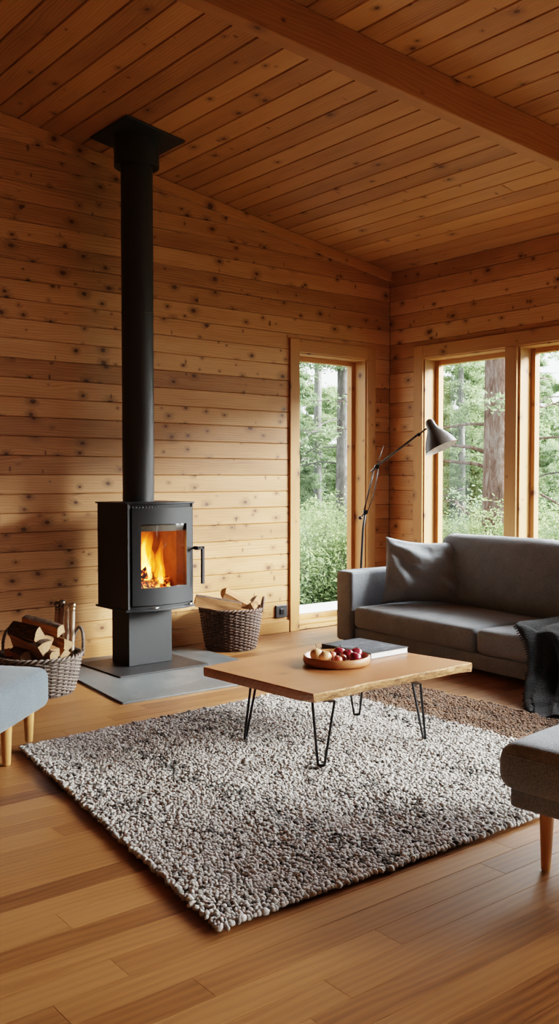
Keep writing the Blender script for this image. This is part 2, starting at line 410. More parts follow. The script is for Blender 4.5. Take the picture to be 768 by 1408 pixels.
# stove wall: opening for the tall window
WA = (5.262, 6.104, .045, 2.466)
rows = []
k = 0
while k*BH < 4.7:
    z0, z1 = k*BH, (k+1)*BH
    xlo = XL; xhi = XB
    # stop each board where the sloping ceiling cuts it
    xcut = XB - (z0 - 3.304 - .03)/.1507
    xhi = min(XB, xcut) if z0 > 3.3 else XB
    if xhi > xlo:
        r = R_.random()*.9 + .05
        for (a,b,c,d) in sub_rect([(xlo, xhi, z0, z1)], WA): rows.append((a,b,c,d,r))
    k += 1
def backA(mb):
    for (a,b,c,d) in sub_rect([(XL-.2, XB+.25, -.3, 3.25)], WA): mb.box((a, YA+.0125, c), (b, YA+.235, d), 1)
    mb.prism([(XL-.2, 3.25), (XB+.25, 3.25), (XB+.25, 3.30), (XL-.2, ceil_z(XL-.2)+.03)], 0, .22, 1, mat=Matrix(((1,0,0,0),(0,0,1,YA+.0125),(0,1,0,0),(0,0,0,1))))
boards('wall_back', lambda u,v,n: (u, YA-n, v), rows, ['wall','board_back'], back=backA)
# window wall: the two windows nearest the corner are in view, the other three are added
POST = .118; WB = [(4.933, 5.875), (3.70, 4.815), (2.47, 3.585), (1.24, 2.355), (.01, 1.125), (-1.22, -.105), (-2.45, -1.335), (-3.68, -2.565)]  # last three are unseen, added to let more light onto the foreground
ZS, ZH = .32, 2.455
holes = [(a, b, ZS, ZH) for a, b in WB]
rows = []; k = 0
while k*BH < 3.45:
    r = R_.random()*.9 + .05
    rs = [(YF, YA, k*BH, (k+1)*BH)]
    for h in holes: rs = [q for q in sub_rect(rs, h)]
    rows += [(*q, r) for q in rs]; k += 1
def backB(mb):
    rs = [(YF-.2, YA+.0, -.3, 3.30)]
    for h in holes: rs = sub_rect(rs, h)
    for (a,b,c,d) in rs: mb.box((XB+.0125, a, c), (XB+.235, b, d), 1)
boards('wall_right', lambda u,v,n: (XB-n, u, v), rows, ['wall','board_back'], back=backB)
# plain boarded walls out of view
rows = []; k = 0
while k*BH < 4.6:
    rows.append((YF, YA, k*BH, (k+1)*BH, R_.random()*.9+.05)); k += 1
boards('wall_left', lambda u,v,n: (XL+n, u, v), [q for q in rows if q[2] < 4.42], ['wall','board_back'], back=lambda mb: mb.box((XL-.2, YF-.2, -.3), (XL-.0125, YA, 4.46), 1))
rows = []; k = 0
FW = []
while k*BH < 4.6:
    z0 = k*BH; xc = XB if z0 < 3.3 else XB-(z0-3.27)/.1507; r = R_.random()*.9+.05
    rs = [(XL, xc, z0, z0+BH)]
    for h in FW: rs = sub_rect(rs, h)
    rows += [(*q, r) for q in rs if q[1] > q[0]]; k += 1
def backF(mb):
    rs = [(XL-.2, XB+.2, -.3, 3.30)]
    for h in FW: rs = sub_rect(rs, h)
    for (a,b,c,d) in rs: mb.box((a, YF-.235, c), (b, YF-.0125, d), 1)
    mb.prism([(XL-.2, 3.3), (XB, 3.3), (XL-.2, 4.45)], 0, .22, 1, mat=Matrix(((1,0,0,0),(0,0,1,YF-.235),(0,1,0,0),(0,0,0,1))))
boards('wall_front', lambda u,v,n: (u, YF+n, v), rows, ['wall','board_back'], back=backF)
# ceiling: boards run parallel to the window wall, laid up the slope
sl = math.hypot(1, .1507); cs, sn = 1/sl, .1507/sl
def PC(u, v, n):   # u along y, v up the slope from the window wall, n down
    return (XB - v*cs - n*sn, u, 3.304 + v*sn - n*cs)
rows = []; CW = .163; k = -1
while k*CW < (XB-XL)/cs + .1:
    y = YF - R_.random()*4
    while y < YA:
        L = 4.5 + R_.random()*4.5; r = R_.random()*.9+.05
        rows.append((max(y, YF), min(y+L, YA), k*CW, (k+1)*CW, r)) if y+L > YF else None
        y += L
    k += 1
def backC(mb):
    p = [(XB+.5, 3.304-.5*.1507+.02), (XL-.4, ceil_z(XL-.4)+.02), (XL-.4, ceil_z(XL-.4)+.3), (XB+.5, 3.304-.5*.1507+.3)]
    mb.prism(p, 0, YA-YF+.7, 1, mat=Matrix(((1,0,0,0),(0,0,1,YF-.35),(0,1,0,0),(0,0,0,1))))
boards('ceiling', PC, rows, ['ceil','board_back'], ch=.0075, dep=.012, back=backC)
# floor: oak strips along x
rows = []; FWd = .114; k = 0; y = YA - .02
while y > YF:
    x = XL - R_.random()*1.5
    while x < XB:
        L = .75 + R_.random()*1.1; r = R_.random()
        r = .16 + .14*R_.random() if r < .11 else (.35 + .6*R_.random())
        if x+L > XL: rows.append((max(x,XL), min(x+L,XB)-.0012, y-FWd+.0014, y, r))
        x += L
    y -= FWd
boards('floor', lambda u,v,n: (u, v, n), rows, ['floor','board_back'], ch=.0004, dep=.004, back=lambda mb: mb.box((XL-.2, YF-.2, -.3), (XB+.2, YA+.2, -.0042), 1))
# trims
def rectbar(name, lo, hi, mat, parent=None, bevel=.004):
    c = [(a+b)/2 for a,b in zip(lo,hi)]; mb = MB(); mb.box([a-q for a,q in zip(lo,c)], [a-q for a,q in zip(hi,c)])
    return mb.build(name, mat, parent, loc=c, bevel=bevel)
mb = MB(); xa, xb = XL, XB-.002
pr = [(xa, ceil_z(xa)-.004), (xb, ceil_z(xb)-.004), (xb, ceil_z(xb)-.088), (xa, ceil_z(xa)-.088)]
mb.prism([(x-2.5, z-3.5) for x, z in pr], 0, .03, mat=Matrix(((1,0,0,0),(0,0,1,0),(0,1,0,0),(0,0,0,1))))
tag(mb.build('trim_1', 'trimx', loc=(2.5, YA-.03, 3.5), bevel=.004), kind='structure')
tag(rectbar('baseboard_back', (XL, YA-.016, 0), (5.155, YA-.0005, .105), 'trimx'), kind='structure')
tag(rectbar('baseboard_back', (6.21, YA-.016, 0), (XB-.02, YA-.0005, .105), 'trimx'), kind='structure')
tag(rectbar('baseboard_right', (XB-.016, YF, 0), (XB-.0005, YA-.02, .105), 'trimy'), kind='structure')
# roof beam: timber running down the slope under the boards
mb = MB(); bx0, by0, bx1, by1 = 6.38, 3.275, 0.5, 4.135
ln = math.hypot(bx1-bx0, by1-by0); nx, ny = -(by1-by0)/ln, (bx1-bx0)/ln
w = .095; hgt = .205
def corner(x, y, d): return Vector((x, y, ceil_z(x) - d - .001))
ny_, nx_ = (-ny, -nx)
P0 = [(bx0,by0),(bx1,by1)]
vs = []
for (x,y) in P0:
    for q,d in ((0,0),(0,hgt),(w,hgt),(w,0)): vs.append(corner(x+nx_*q, y+ny_*q, d))
ctr = sum(vs, Vector())/8
ux = (corner(bx1,by1,0)-corner(bx0,by0,0)).normalized(); uz = Vector((0,0,1)); uy = uz.cross(ux).normalized(); uz = ux.cross(uy)
RM = Matrix((ux,uy,uz)).transposed()
b = mb.pts([RM.inverted() @ (q-ctr) for q in vs])
for f in ((0,1,2,3),(7,6,5,4),(0,4,5,1),(1,5,6,2),(2,6,7,3),(3,7,4,0)): mb.face([b+i for i in f])
bo = mb.build('ceiling_beam', 'beam', loc=ctr, bevel=.006); bo.rotation_euler = RM.to_euler(); tag(bo, kind='structure')

# windows ------------------------------------------------------------------
DP = .215
def window(name, axis, a0, a1, z0, z1, wall, casing=(1,1,1,0), cw=.106, sill=True):
    """axis 'x': set in the stove wall (outwards +y); 'y': set in the window wall (outwards +x)"""
    root = empty(name); tag(root, kind='structure')
    def bar(nm, u0, u1, d0, d1, zz0, zz1, parent=root):
        lo, hi = ((u0, wall+d0, zz0), (u1, wall+d1, zz1)) if axis == 'x' else ((wall+d0, u0, zz0), (wall+d1, u1, zz1))
        dims = (u1-u0, zz1-zz0); mt = 'trim' if dims[1] >= dims[0] else ('trimx' if axis == 'x' else 'trimy')
        return rectbar(nm, lo, hi, mt, parent)
    t = .02; L, Rr, T, B = casing
    # jamb lining
    bar('jamb', a0, a0+t, -.003, DP, z0, z1); bar('jamb', a1-t, a1, -.003, DP, z0, z1)
    bar('head_jamb', a0+t, a1-t, -.003, DP, z1-t, z1); bar('sill', a0+t, a1-t, -.003 if z0 < .1 else -.04, DP, z0, z0+t)
    # casing boards
    if L: bar('casing', a0-cw+.008, a0+.008, -.022, -.001, 0 if z0 < .1 else z0-.09, z1+cw)
    if Rr: bar('casing', a1-.008, a1+cw-.008, -.022, -.001, 0 if z0 < .1 else z0-.09, z1+cw)
    if T: bar('casing', a0-.008 if L else a0-.055, a1+.008 if Rr else a1+.055, -.0215, -.001, z1-.008, z1+cw)
    if B: bar('casing', a0-.05, a1+.05, -.02, -.001, z0-.09, z0+.005)
    # sash frame and pane
    f = .042; d0, d1 = DP-.075, DP-.012; i0, i1, j0, j1 = a0+t, a1-t, z0+t, z1-t
    fr = bar('window_frame', i0, i0+f, d0, d1, j0, j1); bar('window_frame', i1-f, i1, d0, d1, j0, j1)
    bar('window_frame', i0+f, i1-f, d0, d1, j1-f, j1); bar('window_frame', i0+f, i1-f, d0, d1, j0, j0+f)
    mb = MB(); y = DP-.045
    q = [(i0+f-.004, j0+f-.004), (i1-f+.004, j0+f-.004), (i1-f+.004, j1-f+.004), (i0+f-.004, j1-f+.004)]
    mb.face([mb.pts([(u, wall+y, z) if axis == 'x' else (wall+y, u, z)]) for u, z in q]); mb.build('pane', 'glass', root)
    return root
window('window_1', 'x', WA[0], WA[1], WA[2], WA[3], YA, (1,1,1,0))
for i, (a, b) in enumerate(WB): window('window_%d' % (i+2), 'y', a, b, ZS, ZH, XB, (1 if i == len(WB)-1 else 0, 1 if i == 0 else 0, 0, 1), cw=.112)  # the last three are added, unseen windows
tag(rectbar('trim_20', (XB-.0215, WB[-1][0]-.004, ZH-.008), (XB-.001, WB[0][1]-.009, ZH+.112), 'trimy'), kind='structure')
for i in range(len(WB)-1):   # posts between the windows, the added ones too
    tag(rectbar('trim_%d' % (i+2), (XB-.03, WB[i+1][1]-.001, 0), (XB+.0, WB[i][0]+.001, ZH-.0085), 'trim'), kind='structure')
for i, (a, b, c, d) in enumerate(FW):
    root = tag(empty('window_%d' % (i+2+len(WB))), kind='structure'); mb = MB()
    mb.face([mb.pts([(x, YF-.12, z)]) for x, z in ((a,c),(b,c),(b,d),(a,d))]); mb.build('pane', 'glass', root)
    rectbar('sill', (a, YF-.23, c-.0), (b, YF+.03, c+.02), 'trimx', root); rectbar('jamb', (a, YF-.23, c+.02), (a+.03, YF+.01, d), 'trim', root); rectbar('jamb', (b-.03, YF-.23, c+.02), (b, YF+.01, d), 'trim', root)

# ------------------------------------------------------------------ stove
st = thing('wood_stove', 'dark grey wood stove on a pedestal with a fire behind its glass door', 'stove', (3.395, 5.76, 0))
X0, X1, YFt, YBk = -.265, .265, -.20, .215
ZB, ZT = .452, 1.172
def bowy(x, yf=YFt, bow=.062): return yf - bow*(1-(x/.265)**2)
def outline(grow=0, n=18, x0=X0, x1=X1, yb=YBk, yf=YFt):
    p = [(x0-grow, yb+grow), (x0-grow, yf)]; p = [(x0-grow, yb+grow)]
    for i in range(n+1):
        x = x0-grow + (x1-x0+2*grow)*i/n; p.append((x, bowy(max(-.265,min(.265,x)), yf-grow)))
    p.append((x1+grow, yb+grow)); return p
mb = MB(); mb.box((-.36,-.275,.0125), (.355,.335,.021)); mb.build('base_plate', 'steel_dark', st, bevel=.002)
mb = MB(); mb.box((-.15,-.02,.021), (.205,.225,ZB-.016)); mb.build('pedestal', 'steel', st, bevel=.004)
# outer casing: back, sides, floor, roof; the front carries the door
mb = MB()
mb.box((X0, YFt, ZB), (X0+.006, YBk, ZT)); mb.box((X1-.006, YFt, ZB), (X1, YBk, ZT)); mb.box((X0, YBk-.006, ZB), (X1, YBk, ZT))
pl = outline(-.004); mb.prism(pl, ZB, ZB+.02); mb.prism(pl, ZT-.012, ZT)
mb.build('body', 'steel', st)
# front corner posts
for a_, b_ in ((X0, X0+.02), (X1-.012, X1)):
    mb = MB(); mb.box((a_, YFt-.012, ZB), (b_, YFt+.01, ZT)); mb.build('corner_trim', 'steel', st, bevel=.003)
mb = MB(); mb.prism(outline(.012), ZT, ZT+.012); mb.build('top_plate', 'steel', st, bevel=.002)
mb = MB(); mb.prism(outline(.014), ZB-.016, ZB); mb.build('ash_lip', 'steel', st, bevel=.003)
mb = MB()
for i in range(24):
    x = X0+.02+(X1-X0-.04)*i/23; x2 = x+.01
    mb.box((x, bowy(x)+.012, ZT-.03), (x+.0225, bowy(x)+.03, ZT-.001))
mb.build('air_slot', 'steel_dark', st)
# door: curved plate with an opening
DX0, DX1, DZ0, DZ1 = -.236, .252, .478, 1.146; OX0, OX1, OZ0, OZ1 = -.178, .19, .598, 1.034
xs = sorted(set([DX0+(DX1-DX0)*i/30 for i in range(31)] + [OX0, OX1])); zs = [DZ0, OZ0, OZ1, DZ1]
mb = MB()
for j in range(3):
    for i in range(len(xs)-1):
        if j == 1 and OX0-1e-6 <= xs[i] < OX1-1e-6: continue
        q = [(xs[i],zs[j]),(xs[i+1],zs[j]),(xs[i+1],zs[j+1]),(xs[i],zs[j+1])]
        a = mb.pts([(x, bowy(x)-.012, z) for x,z in q] + [(x, bowy(x)+.012, z) for x,z in q])
        for f in ((0,1,2,3),(7,6,5,4),(0,4,5,1),(1,5,6,2),(2,6,7,3),(3,7,4,0)): mb.face([a+k for k in f])
door = mb.build('door', 'steel', st)
mb = MB()   # glass and its black inner frame strip
gx = [OX0-.004+(OX1-OX0+.008)*i/16 for i in range(17)]
mb.grid([[(x, bowy(x)+.004, OZ0-.004), (x, bowy(x)+.004, OZ1+.004)] for x in gx]); mb.build('door_glass', 'stove_glass', door)
mb = MB(); mb.grid([[(x, bowy(x)+.014, OZ1-.05), (x, bowy(x)+.012, OZ1+.006)] for x in gx])
mb.build('baffle_strip', plain('sooty_plate', (.05,.04,.028), .5, .5), door)
mb = MB(); yh = bowy(.25)-.012
mb.box((.205, yh-.02, .846), (.262, yh-.0, .866)); mb.box((.255, yh-.068, .842), (.278, yh-.01, .868)); mb.box((.262, yh-.068, .848), (.312, yh-.046, .868)); mb.box((.292, yh-.068, .60), (.314, yh-.046, .868))
mb.build('door_handle', 'steel_dark', door, bevel=.003)
mb = MB(); mb.tube([(.205, bowy(.205)-.022, .462), (.235, bowy(.235)-.026, .462)], .007, 10); mb.build('air_control', 'chrome', st, smooth=True)
mb = MB(); mb.tube([(-.11, bowy(-.11)-.014, .459), (-.06, bowy(-.06)-.016, .459)], .005, 10); mb.build('door_catch', 'chrome', st, smooth=True)
# firebox lining
mb = MB(); bx = (-.215,-.17,.53,.225,.17,1.10)
mb.box((-.235,-.2,.50), (.235,.19,.545)); mb.box((-.235,.16,.53), (.235,.19,1.12)); mb.box((-.235,-.2,.53), (-.205,.19,1.12)); mb.box((.215,-.2,.53), (.245,.19,1.12)); mb.box((-.235,-.2,1.09), (.235,.19,1.12))
mb.build('firebox', 'brick', st)
mb = MB(); mb.box((-.2,-.235,.545), (.2,-.205,.592)); mb.build('log_guard', 'steel_dark', st)

# fire: logs and flames
def log_mesh(L, pts, bark, seed, taper=.06, nl=9):
    """split log along x; pts = cross-section polygon, bark = set of edges that carry bark"""
    mb = MB(); n0 = len(pts); poly = []; em = []
    for i in range(n0):
        a, b = Vector(pts[i]), Vector(pts[(i+1)%n0]); k = 4
        for q in range(k):
            p = a.lerp(b, q/k)
            if i in bark: nrm = Vector((b.y-a.y, a.x-b.x)).normalized(); p = p + nrm*math.sin(PI*q/k)*(b-a).length*.16
            poly.append(p); em.append(1 if i in bark else 0)
    n = len(poly); rings = []
    for j in range(nl+1):
        t = j/nl; sc = 1 - taper*t; x = -L/2 + L*t; ps = []
        for i, p in enumerate(poly):
            w = noise.noise_vector(Vector((x*7, p.x*16, p.y*16)) + Vector((seed*3.1,)*3))*.0065
            ps.append((x + (0 if 0 < j < nl else w.x*1.2), p.x*sc + w.y + .012*math.sin(t*2+seed), p.y*sc + w.z))
        rings.append(mb.pts(ps))
    for j in range(nl):
        for i in range(n): q = (i+1)%n; mb.face((rings[j]+i, rings[j]+q, rings[j+1]+q, rings[j+1]+i), em[i])
    mb.face([rings[0]+i for i in reversed(range(n))], 2); mb.face([rings[-1]+i for i in range(n)], 2)
    return mb
TRI = [(-.062,-.045),(.062,-.045),(.01,.062)]; QUA = [(-.06,-.045),(.06,-.05),(.052,.04),(-.048,.05)]; WED = [(-.07,-.03),(.065,-.042),(.03,.046),(-.04,.036)]
fo = Vector((3.395, 5.76, 0))
for i, (loc, rot, L, sc) in enumerate([((-.035,-.05,.592), (.3,.0,.15), .30, .78), ((.05,.05,.60), (1.2,0,-.3), .30, .8), ((-.02,.0,.685), (.5,.12,1.0), .26, .72)]):
    b = log_mesh(L, [(a*sc, c*sc) for a,c in (WED, QUA, TRI)[i]], {0}, 40+i)
    o = b.build('burning_log', ['ember']*3, loc=fo+Vector(loc), rot=rot)
    tag(o, ('glowing log lying lowest across the front of the stove fire', 'glowing log at the right rear of the stove fire', 'glowing log resting on top of the other burning logs')[i], 'log', 'burning logs in the stove')
fl = thing('fire', 'orange and yellow flames burning on the logs inside the stove', 'fire', fo + Vector((0,0,.56)))
def tongue(base, h, r, lean, seed, mat, nm='flame', flat=.5):
    mb = MB(); n = 14; prof = [(0,0),(.55,.05),(.95,.15),(1,.26),(.86,.42),(.62,.6),(.38,.76),(.17,.9),(0,1)]
    rings = []
    for rr, t in prof:
        c = Vector(base) + Vector((lean[0]*t*t + .022*math.sin(t*7+seed)*t, lean[1]*t*t + .012*math.cos(t*5+seed)*t, h*t))
        if rr == 0: rings.append((mb.pts([c]), 1)); continue
        rings.append((mb.pts([c + Vector((rr*r*math.cos(2*PI*j/n)*(1+.22*math.sin(3*(2*PI*j/n)+seed+t*6)), rr*r*flat*math.sin(2*PI*j/n), 0)) for j in range(n)]), n))
    for i in range(len(rings)-1):
        (a,ka),(b,kb) = rings[i], rings[i+1]
        for j in range(n):
            q = (j+1)%n
            if ka == 1: mb.face((a, b+q, b+j))
            elif kb == 1: mb.face((a+j, a+q, b))
            else: mb.face((a+j, a+q, b+q, b+j))
    return mb.build(nm, mat, fl, smooth=True)
for i, a in enumerate([((-.04,-.03,.07), .42, .088, (.02,0)), ((-.105,-.05,.05), .27, .05, (-.02,0)), ((.01,.03,.1), .40, .06, (.06,.0)), ((.085,-.06,.02), .27, .04, (-.035,0)), ((-.07,.04,.1), .42, .05, (-.05,0)), ((.15,.06,.03), .34, .05, (.01,0)), ((-.13,.02,.03), .18, .035, (-.01,0))]):
    tongue(a[0], a[1], a[2], a[3], i*1.7, 'flame_out')
for i, a in enumerate([((-.045,-.045,.075), .31, .052, (.01,0)), ((.086,-.075,.02), .19, .02, (-.03,0)), ((-.12,-.09,.035), .13, .028, (.012,0)), ((-.015,-.04,.05), .22, .036, (.03,0)), ((.03,-.12,.005), .06, .02, (0,0)), ((-.085,-.13,.005), .05, .016, (0,0)), ((.12,-.12,.005), .05, .02, (-.01,0))]):
    tongue(a[0], a[1], a[2], a[3], i*2.3+.5, 'flame_in')

fp = thing('flue_pipe', 'tall matt black flue pipe rising from the stove to the ceiling', 'flue pipe', (3.395, 5.855, 0))
mb = MB(); mb.lathe([(.113,1.184),(.113,3.72)], 48); mb.build('pipe', 'pipe', fp, smooth=True)
mb = MB(); mb.lathe([(.1135,2.52),(.1155,2.522),(.1155,2.528),(.1135,2.53)], 48); mb.build('joint_ring', 'pipe', fp, smooth=True)
mb = MB(); mb.lathe([(.116,3.575),(.158,3.555),(.160,3.557),(.160,3.75)], 48); mb.build('collar', 'pipe', fp, smooth=True, angle=.6)
mb = MB(); a = -math.atan(.1507); mb.box((-.235,-.275,-.012), (.235,.255,0)); o = mb.build('ceiling_plate', 'pipe', fp, loc=(0,0,ceil_z(3.395)-.003), bevel=.003); o.rotation_euler = (0, -a, 0)

hp = MB(); hp.prism([(2.713,4.874),(4.03,4.838),(4.06,6.15),(3.84,6.20),(3.0,6.285),(2.865,6.285)], 0.0003, .012)
o = hp.build('hearth_slab', 'slate', bevel=.002); tag(o, 'grey slate hearth slab on the floor beneath the wood stove', 'hearth slab')

# ------------------------------------------------------------------ wicker baskets
def basket(name, label, loc, rt, rb, h, rows, ns, mat, handles, hh, ell=1., rot=0, hw=.07, hlean=0.02):
    b = thing(name, label, 'basket', loc, (0,0,rot)); mb = MB(); n = ns*6
    for k in range(rows):
        t = (k+.5)/rows; z = .012 + (h-.02)*t; R = rb + (rt-rb)*(t**.8); th = h/rows*.54; path = []
        for i in range(n):
            a = 2*PI*i/n; w = math.cos(a*ns/2 + PI*(k%2))*.0075
            path.append(((R+w)*math.cos(a), (R+w)*math.sin(a)*ell, z + .002*math.sin(a*5+k)))
        mb.tube(path, th, 6, closed=True)
    mb.build('weave', mat, b, smooth=True)
    mb = MB()
    for i in range(ns):
        a = 2*PI*i/ns; mb.tube([((rb)*math.cos(a), (rb)*math.sin(a)*ell, .005), ((rb+(rt-rb)*.55)*math.cos(a), (rb+(rt-rb)*.55)*math.sin(a)*ell, h*.5), (rt*math.cos(a), rt*math.sin(a)*ell, h)], .0055, 6)
    mb.build('stakes', 'wicker_stake', b, smooth=True)
    mb = MB()
    for ph in (0, PI):
        path = [((rt+.008*math.cos(a*22+ph))*math.cos(a), (rt+.008*math.cos(a*22+ph))*math.sin(a)*ell, h+.004+.008*math.sin(a*22+ph)) for a in [2*PI*i/220 for i in range(220)]]
        mb.tube(path, .0085, 6, closed=True)
    mb.build('rim', mat, b, smooth=True)
    mb = MB(); mb.prism([((rb+.005)*math.cos(2*PI*i/32), (rb+.005)*math.sin(2*PI*i/32)*ell) for i in range(32)], .001, .012); mb.build('basket_base', 'wicker_stake', b)
    for ang in handles:
        mb = MB(); c = Vector((rt*math.cos(ang), rt*math.sin(ang)*ell, h)); tg = Vector((-math.sin(ang), math.cos(ang)*ell, 0)).normalized(); ou = Vector((math.cos(ang), math.sin(ang), 0))
        for ph in (0, 2.1, 4.2):
            path = []; 
            for i in range(61):
                t = PI*i/60; base = c + tg*hw*math.cos(t) + Vector((0,0,hh*math.sin(t)**.8 - .02)) + ou*hlean*math.sin(t)
                rad = ou*math.cos(i*.75+ph) + (tg*math.cos(t)+Vector((0,0,1))*math.sin(t))*math.sin(i*.75+ph)
                path.append(base + rad*.0055)
            mb.tube(path, .006, 6)
        mb.build('handle', mat, b, smooth=True)
    return b
BR = (4.305, 5.985, 0)
basket('wicker_basket', 'dark brown wicker basket of firewood standing by the wall right of the stove', BR, .242, .192, .315, 26, 34, 'wicker', (2.55, 2.55+PI), .105, hw=.065)
BL = (2.46, 5.50, 0)
basket('wicker_basket', 'large grey-brown wicker basket of logs and fire tools left of the stove', BL, .262, .215, .235, 20, 34, 'wicker_grey', (1.75, -.05), .17, hw=.085, ell=1.)
tag(bpy.data.objects['wicker_basket'], kind=None)
def log(base, near, far, ext, roll, pts, bark, seed, label, grp, sc=1.):
    """near: centre of the cut end that shows; far: a point along the log; ext: extra length past it"""
    A, B = base+Vector(near), base+Vector(far); d = (A-B).normalized(); L = (A-B).length + ext; c = A - d*L/2
    o = log_mesh(L, [(a*sc, c_*sc) for a,c_ in pts], bark, seed).build('firewood_log', ['log','bark','log_end'], loc=c, rot=aim(d, roll))
    return tag(o, label, 'log', grp)
def aim(d, roll=0):   # local +x along d
    d = Vector(d).normalized(); z = Vector((0,0,1)); y = z.cross(d).normalized(); z = d.cross(y)
    return (Matrix((d,y,z)).transposed() @ Matrix.Rotation(roll, 3, 'X')).to_euler()
CAMD = Vector((-.55,-.78,0))
g = 'firewood in the right basket'; q = Vector(BR)
log(q, (-.031,-.165,.340), (-.216,-.065,.378), .14, .1, QUA, {2}, 1, 'thick split log lying across the front of the right basket', g, .85)
log(q, (.15,-.065,.335), (-.035,-.035,.422), .06, .9, WED, {0}, 2, 'split log tilted up to the highest point in the right basket', g, .72)
log(q, (.10,-.105,.318), (.25,.0,.345), -.0, 2.0, QUA, {1}, 3, 'short split log against the right handle of the right basket', g, .72)
log(q, (.02,-.18,.285), (-.03,-.02,.30), .03, .4, QUA, {1}, 4, 'round-ended log low at the front rim of the right basket', g, .75)
log(q, (.10,.10,.27), (-.14,.08,.27), .0, .4, QUA, {1}, 14, 'buried log at the back of the right basket', g, .85)
log(q, (.12,-.06,.17), (-.13,.03,.20), .0, 1.4, WED, {1}, 15, 'lowest log lying deep in the right basket', g, .85)
g = 'firewood in the left basket'; q = Vector(BL)
for a in [((-.045,-.14,.366), (-.127,.085,.392), .0, 2.3, WED, {1}, 5, 'big split log upper left in the left basket with a pale cut end', .95),
          ((.10,-.10,.388), (.007,.125,.43), .04, .3, QUA, {2}, 6, 'reddish log slanting on top of the left basket pile', .66),
          ((-.022,-.17,.292), (-.093,.055,.342), .04, 3.3, TRI, {0}, 7, 'large wedge log in the middle front of the left basket', 1.0),
          ((.035,-.08,.345), (.024,.125,.35), .02, 1.0, WED, {0}, 8, 'small bark-sided log wedged between the two top logs in the left basket', .62),
          ((.155,-.07,.293), (.135,.09,.31), .05, 2.7, TRI, {2}, 9, 'three-cornered log at the right of the left basket beside the fire tools', .74),
          ((.05,-.15,.268), (.033,-.01,.285), .05, .1, QUA, {0}, 10, 'square log low at the front rim of the left basket', .62),
          ((.115,-.14,.238), (.10,.01,.24), .05, .9, QUA, {3}, 11, 'small square log low near the right rim of the left basket', .55),
          ((.015,-.20,.235), (.0,-.05,.25), .03, 1.9, QUA, {1}, 12, 'pale-ended log lowest at the front rim of the left basket', .55),
          ((-.11,-.08,.22), (-.10,.10,.23), .0, 1.9, QUA, {1}, 13, 'log at the left side of the left basket under the loop handle', .8),
          ((.08,.02,.22), (-.15,.12,.22), .02, .4, QUA, {1}, 16, 'buried log supporting the pile in the left basket', .9)]:
    log(q, a[0], a[1], a[2], a[3], a[4], a[5], a[6], a[7], g, a[8])
# fire tools with ball knobs
for i, (bx_, by_, tx, ty, tz, lab) in enumerate([(2.60,5.60,2.640,5.60,.500,'fire tool with a round dark knob, leftmost of the four in the left basket'), (2.625,5.57,2.663,5.58,.510,'fire tool with a round dark knob, second from left in the left basket'), (2.668,5.535,2.680,5.55,.487,'slim fire tool with a steel ball knob, third from left in the left basket'), (2.668,5.47,2.706,5.515,.496,'fire tool with a steel ball knob, rightmost of the four in the left basket')]):
    t = thing('fire_tool', lab, 'fire tool', (bx_, by_, .03), group='fire tools in the left basket'); e = Vector((tx-bx_, ty-by_, tz-.03))
    mb = MB(); r = .016 if i != 2 else .013; mb.tube([Vector((0,0,0)), e*.5, e], [r*.8, r, r], 12); mb.build('shaft', plain('brown_shaft', (.16,.085,.045), .4) if i in (0,1) else plain('pale_shaft', (.36,.28,.21), .35, .3), t, smooth=True, angle=.8)
    mb = MB(); mb.lathe([(0,-.006),(r*1.05,-.004),(r*1.05,.012),(r*.8,.016),(r*1.25,.022),(r*1.45,.032),(r*1.25,.043),(r*.7,.049),(0,.051)], 20, mat=Matrix.Translation(e)); mb.build('knob', 'brass' if i > 1 else plain('dark_knob', (.12,.10,.085), .25, .8), t, smooth=True)

# outlet
t = thing('wall_outlet', 'black square power outlet low on the wall beside the tall window', 'power outlet', (5.065, YA-.001, .19))
mb = MB(); mb.box((-.058,-.018,-.055), (.066,0,.053)); mb.build('outlet_plate', 'plastic', t, bevel=.004)
mb = MB(); mb.box((-.018,-.026,-.024), (.026,-.018,.022)); mb.build('socket_insert', 'black', t, bevel=.003)

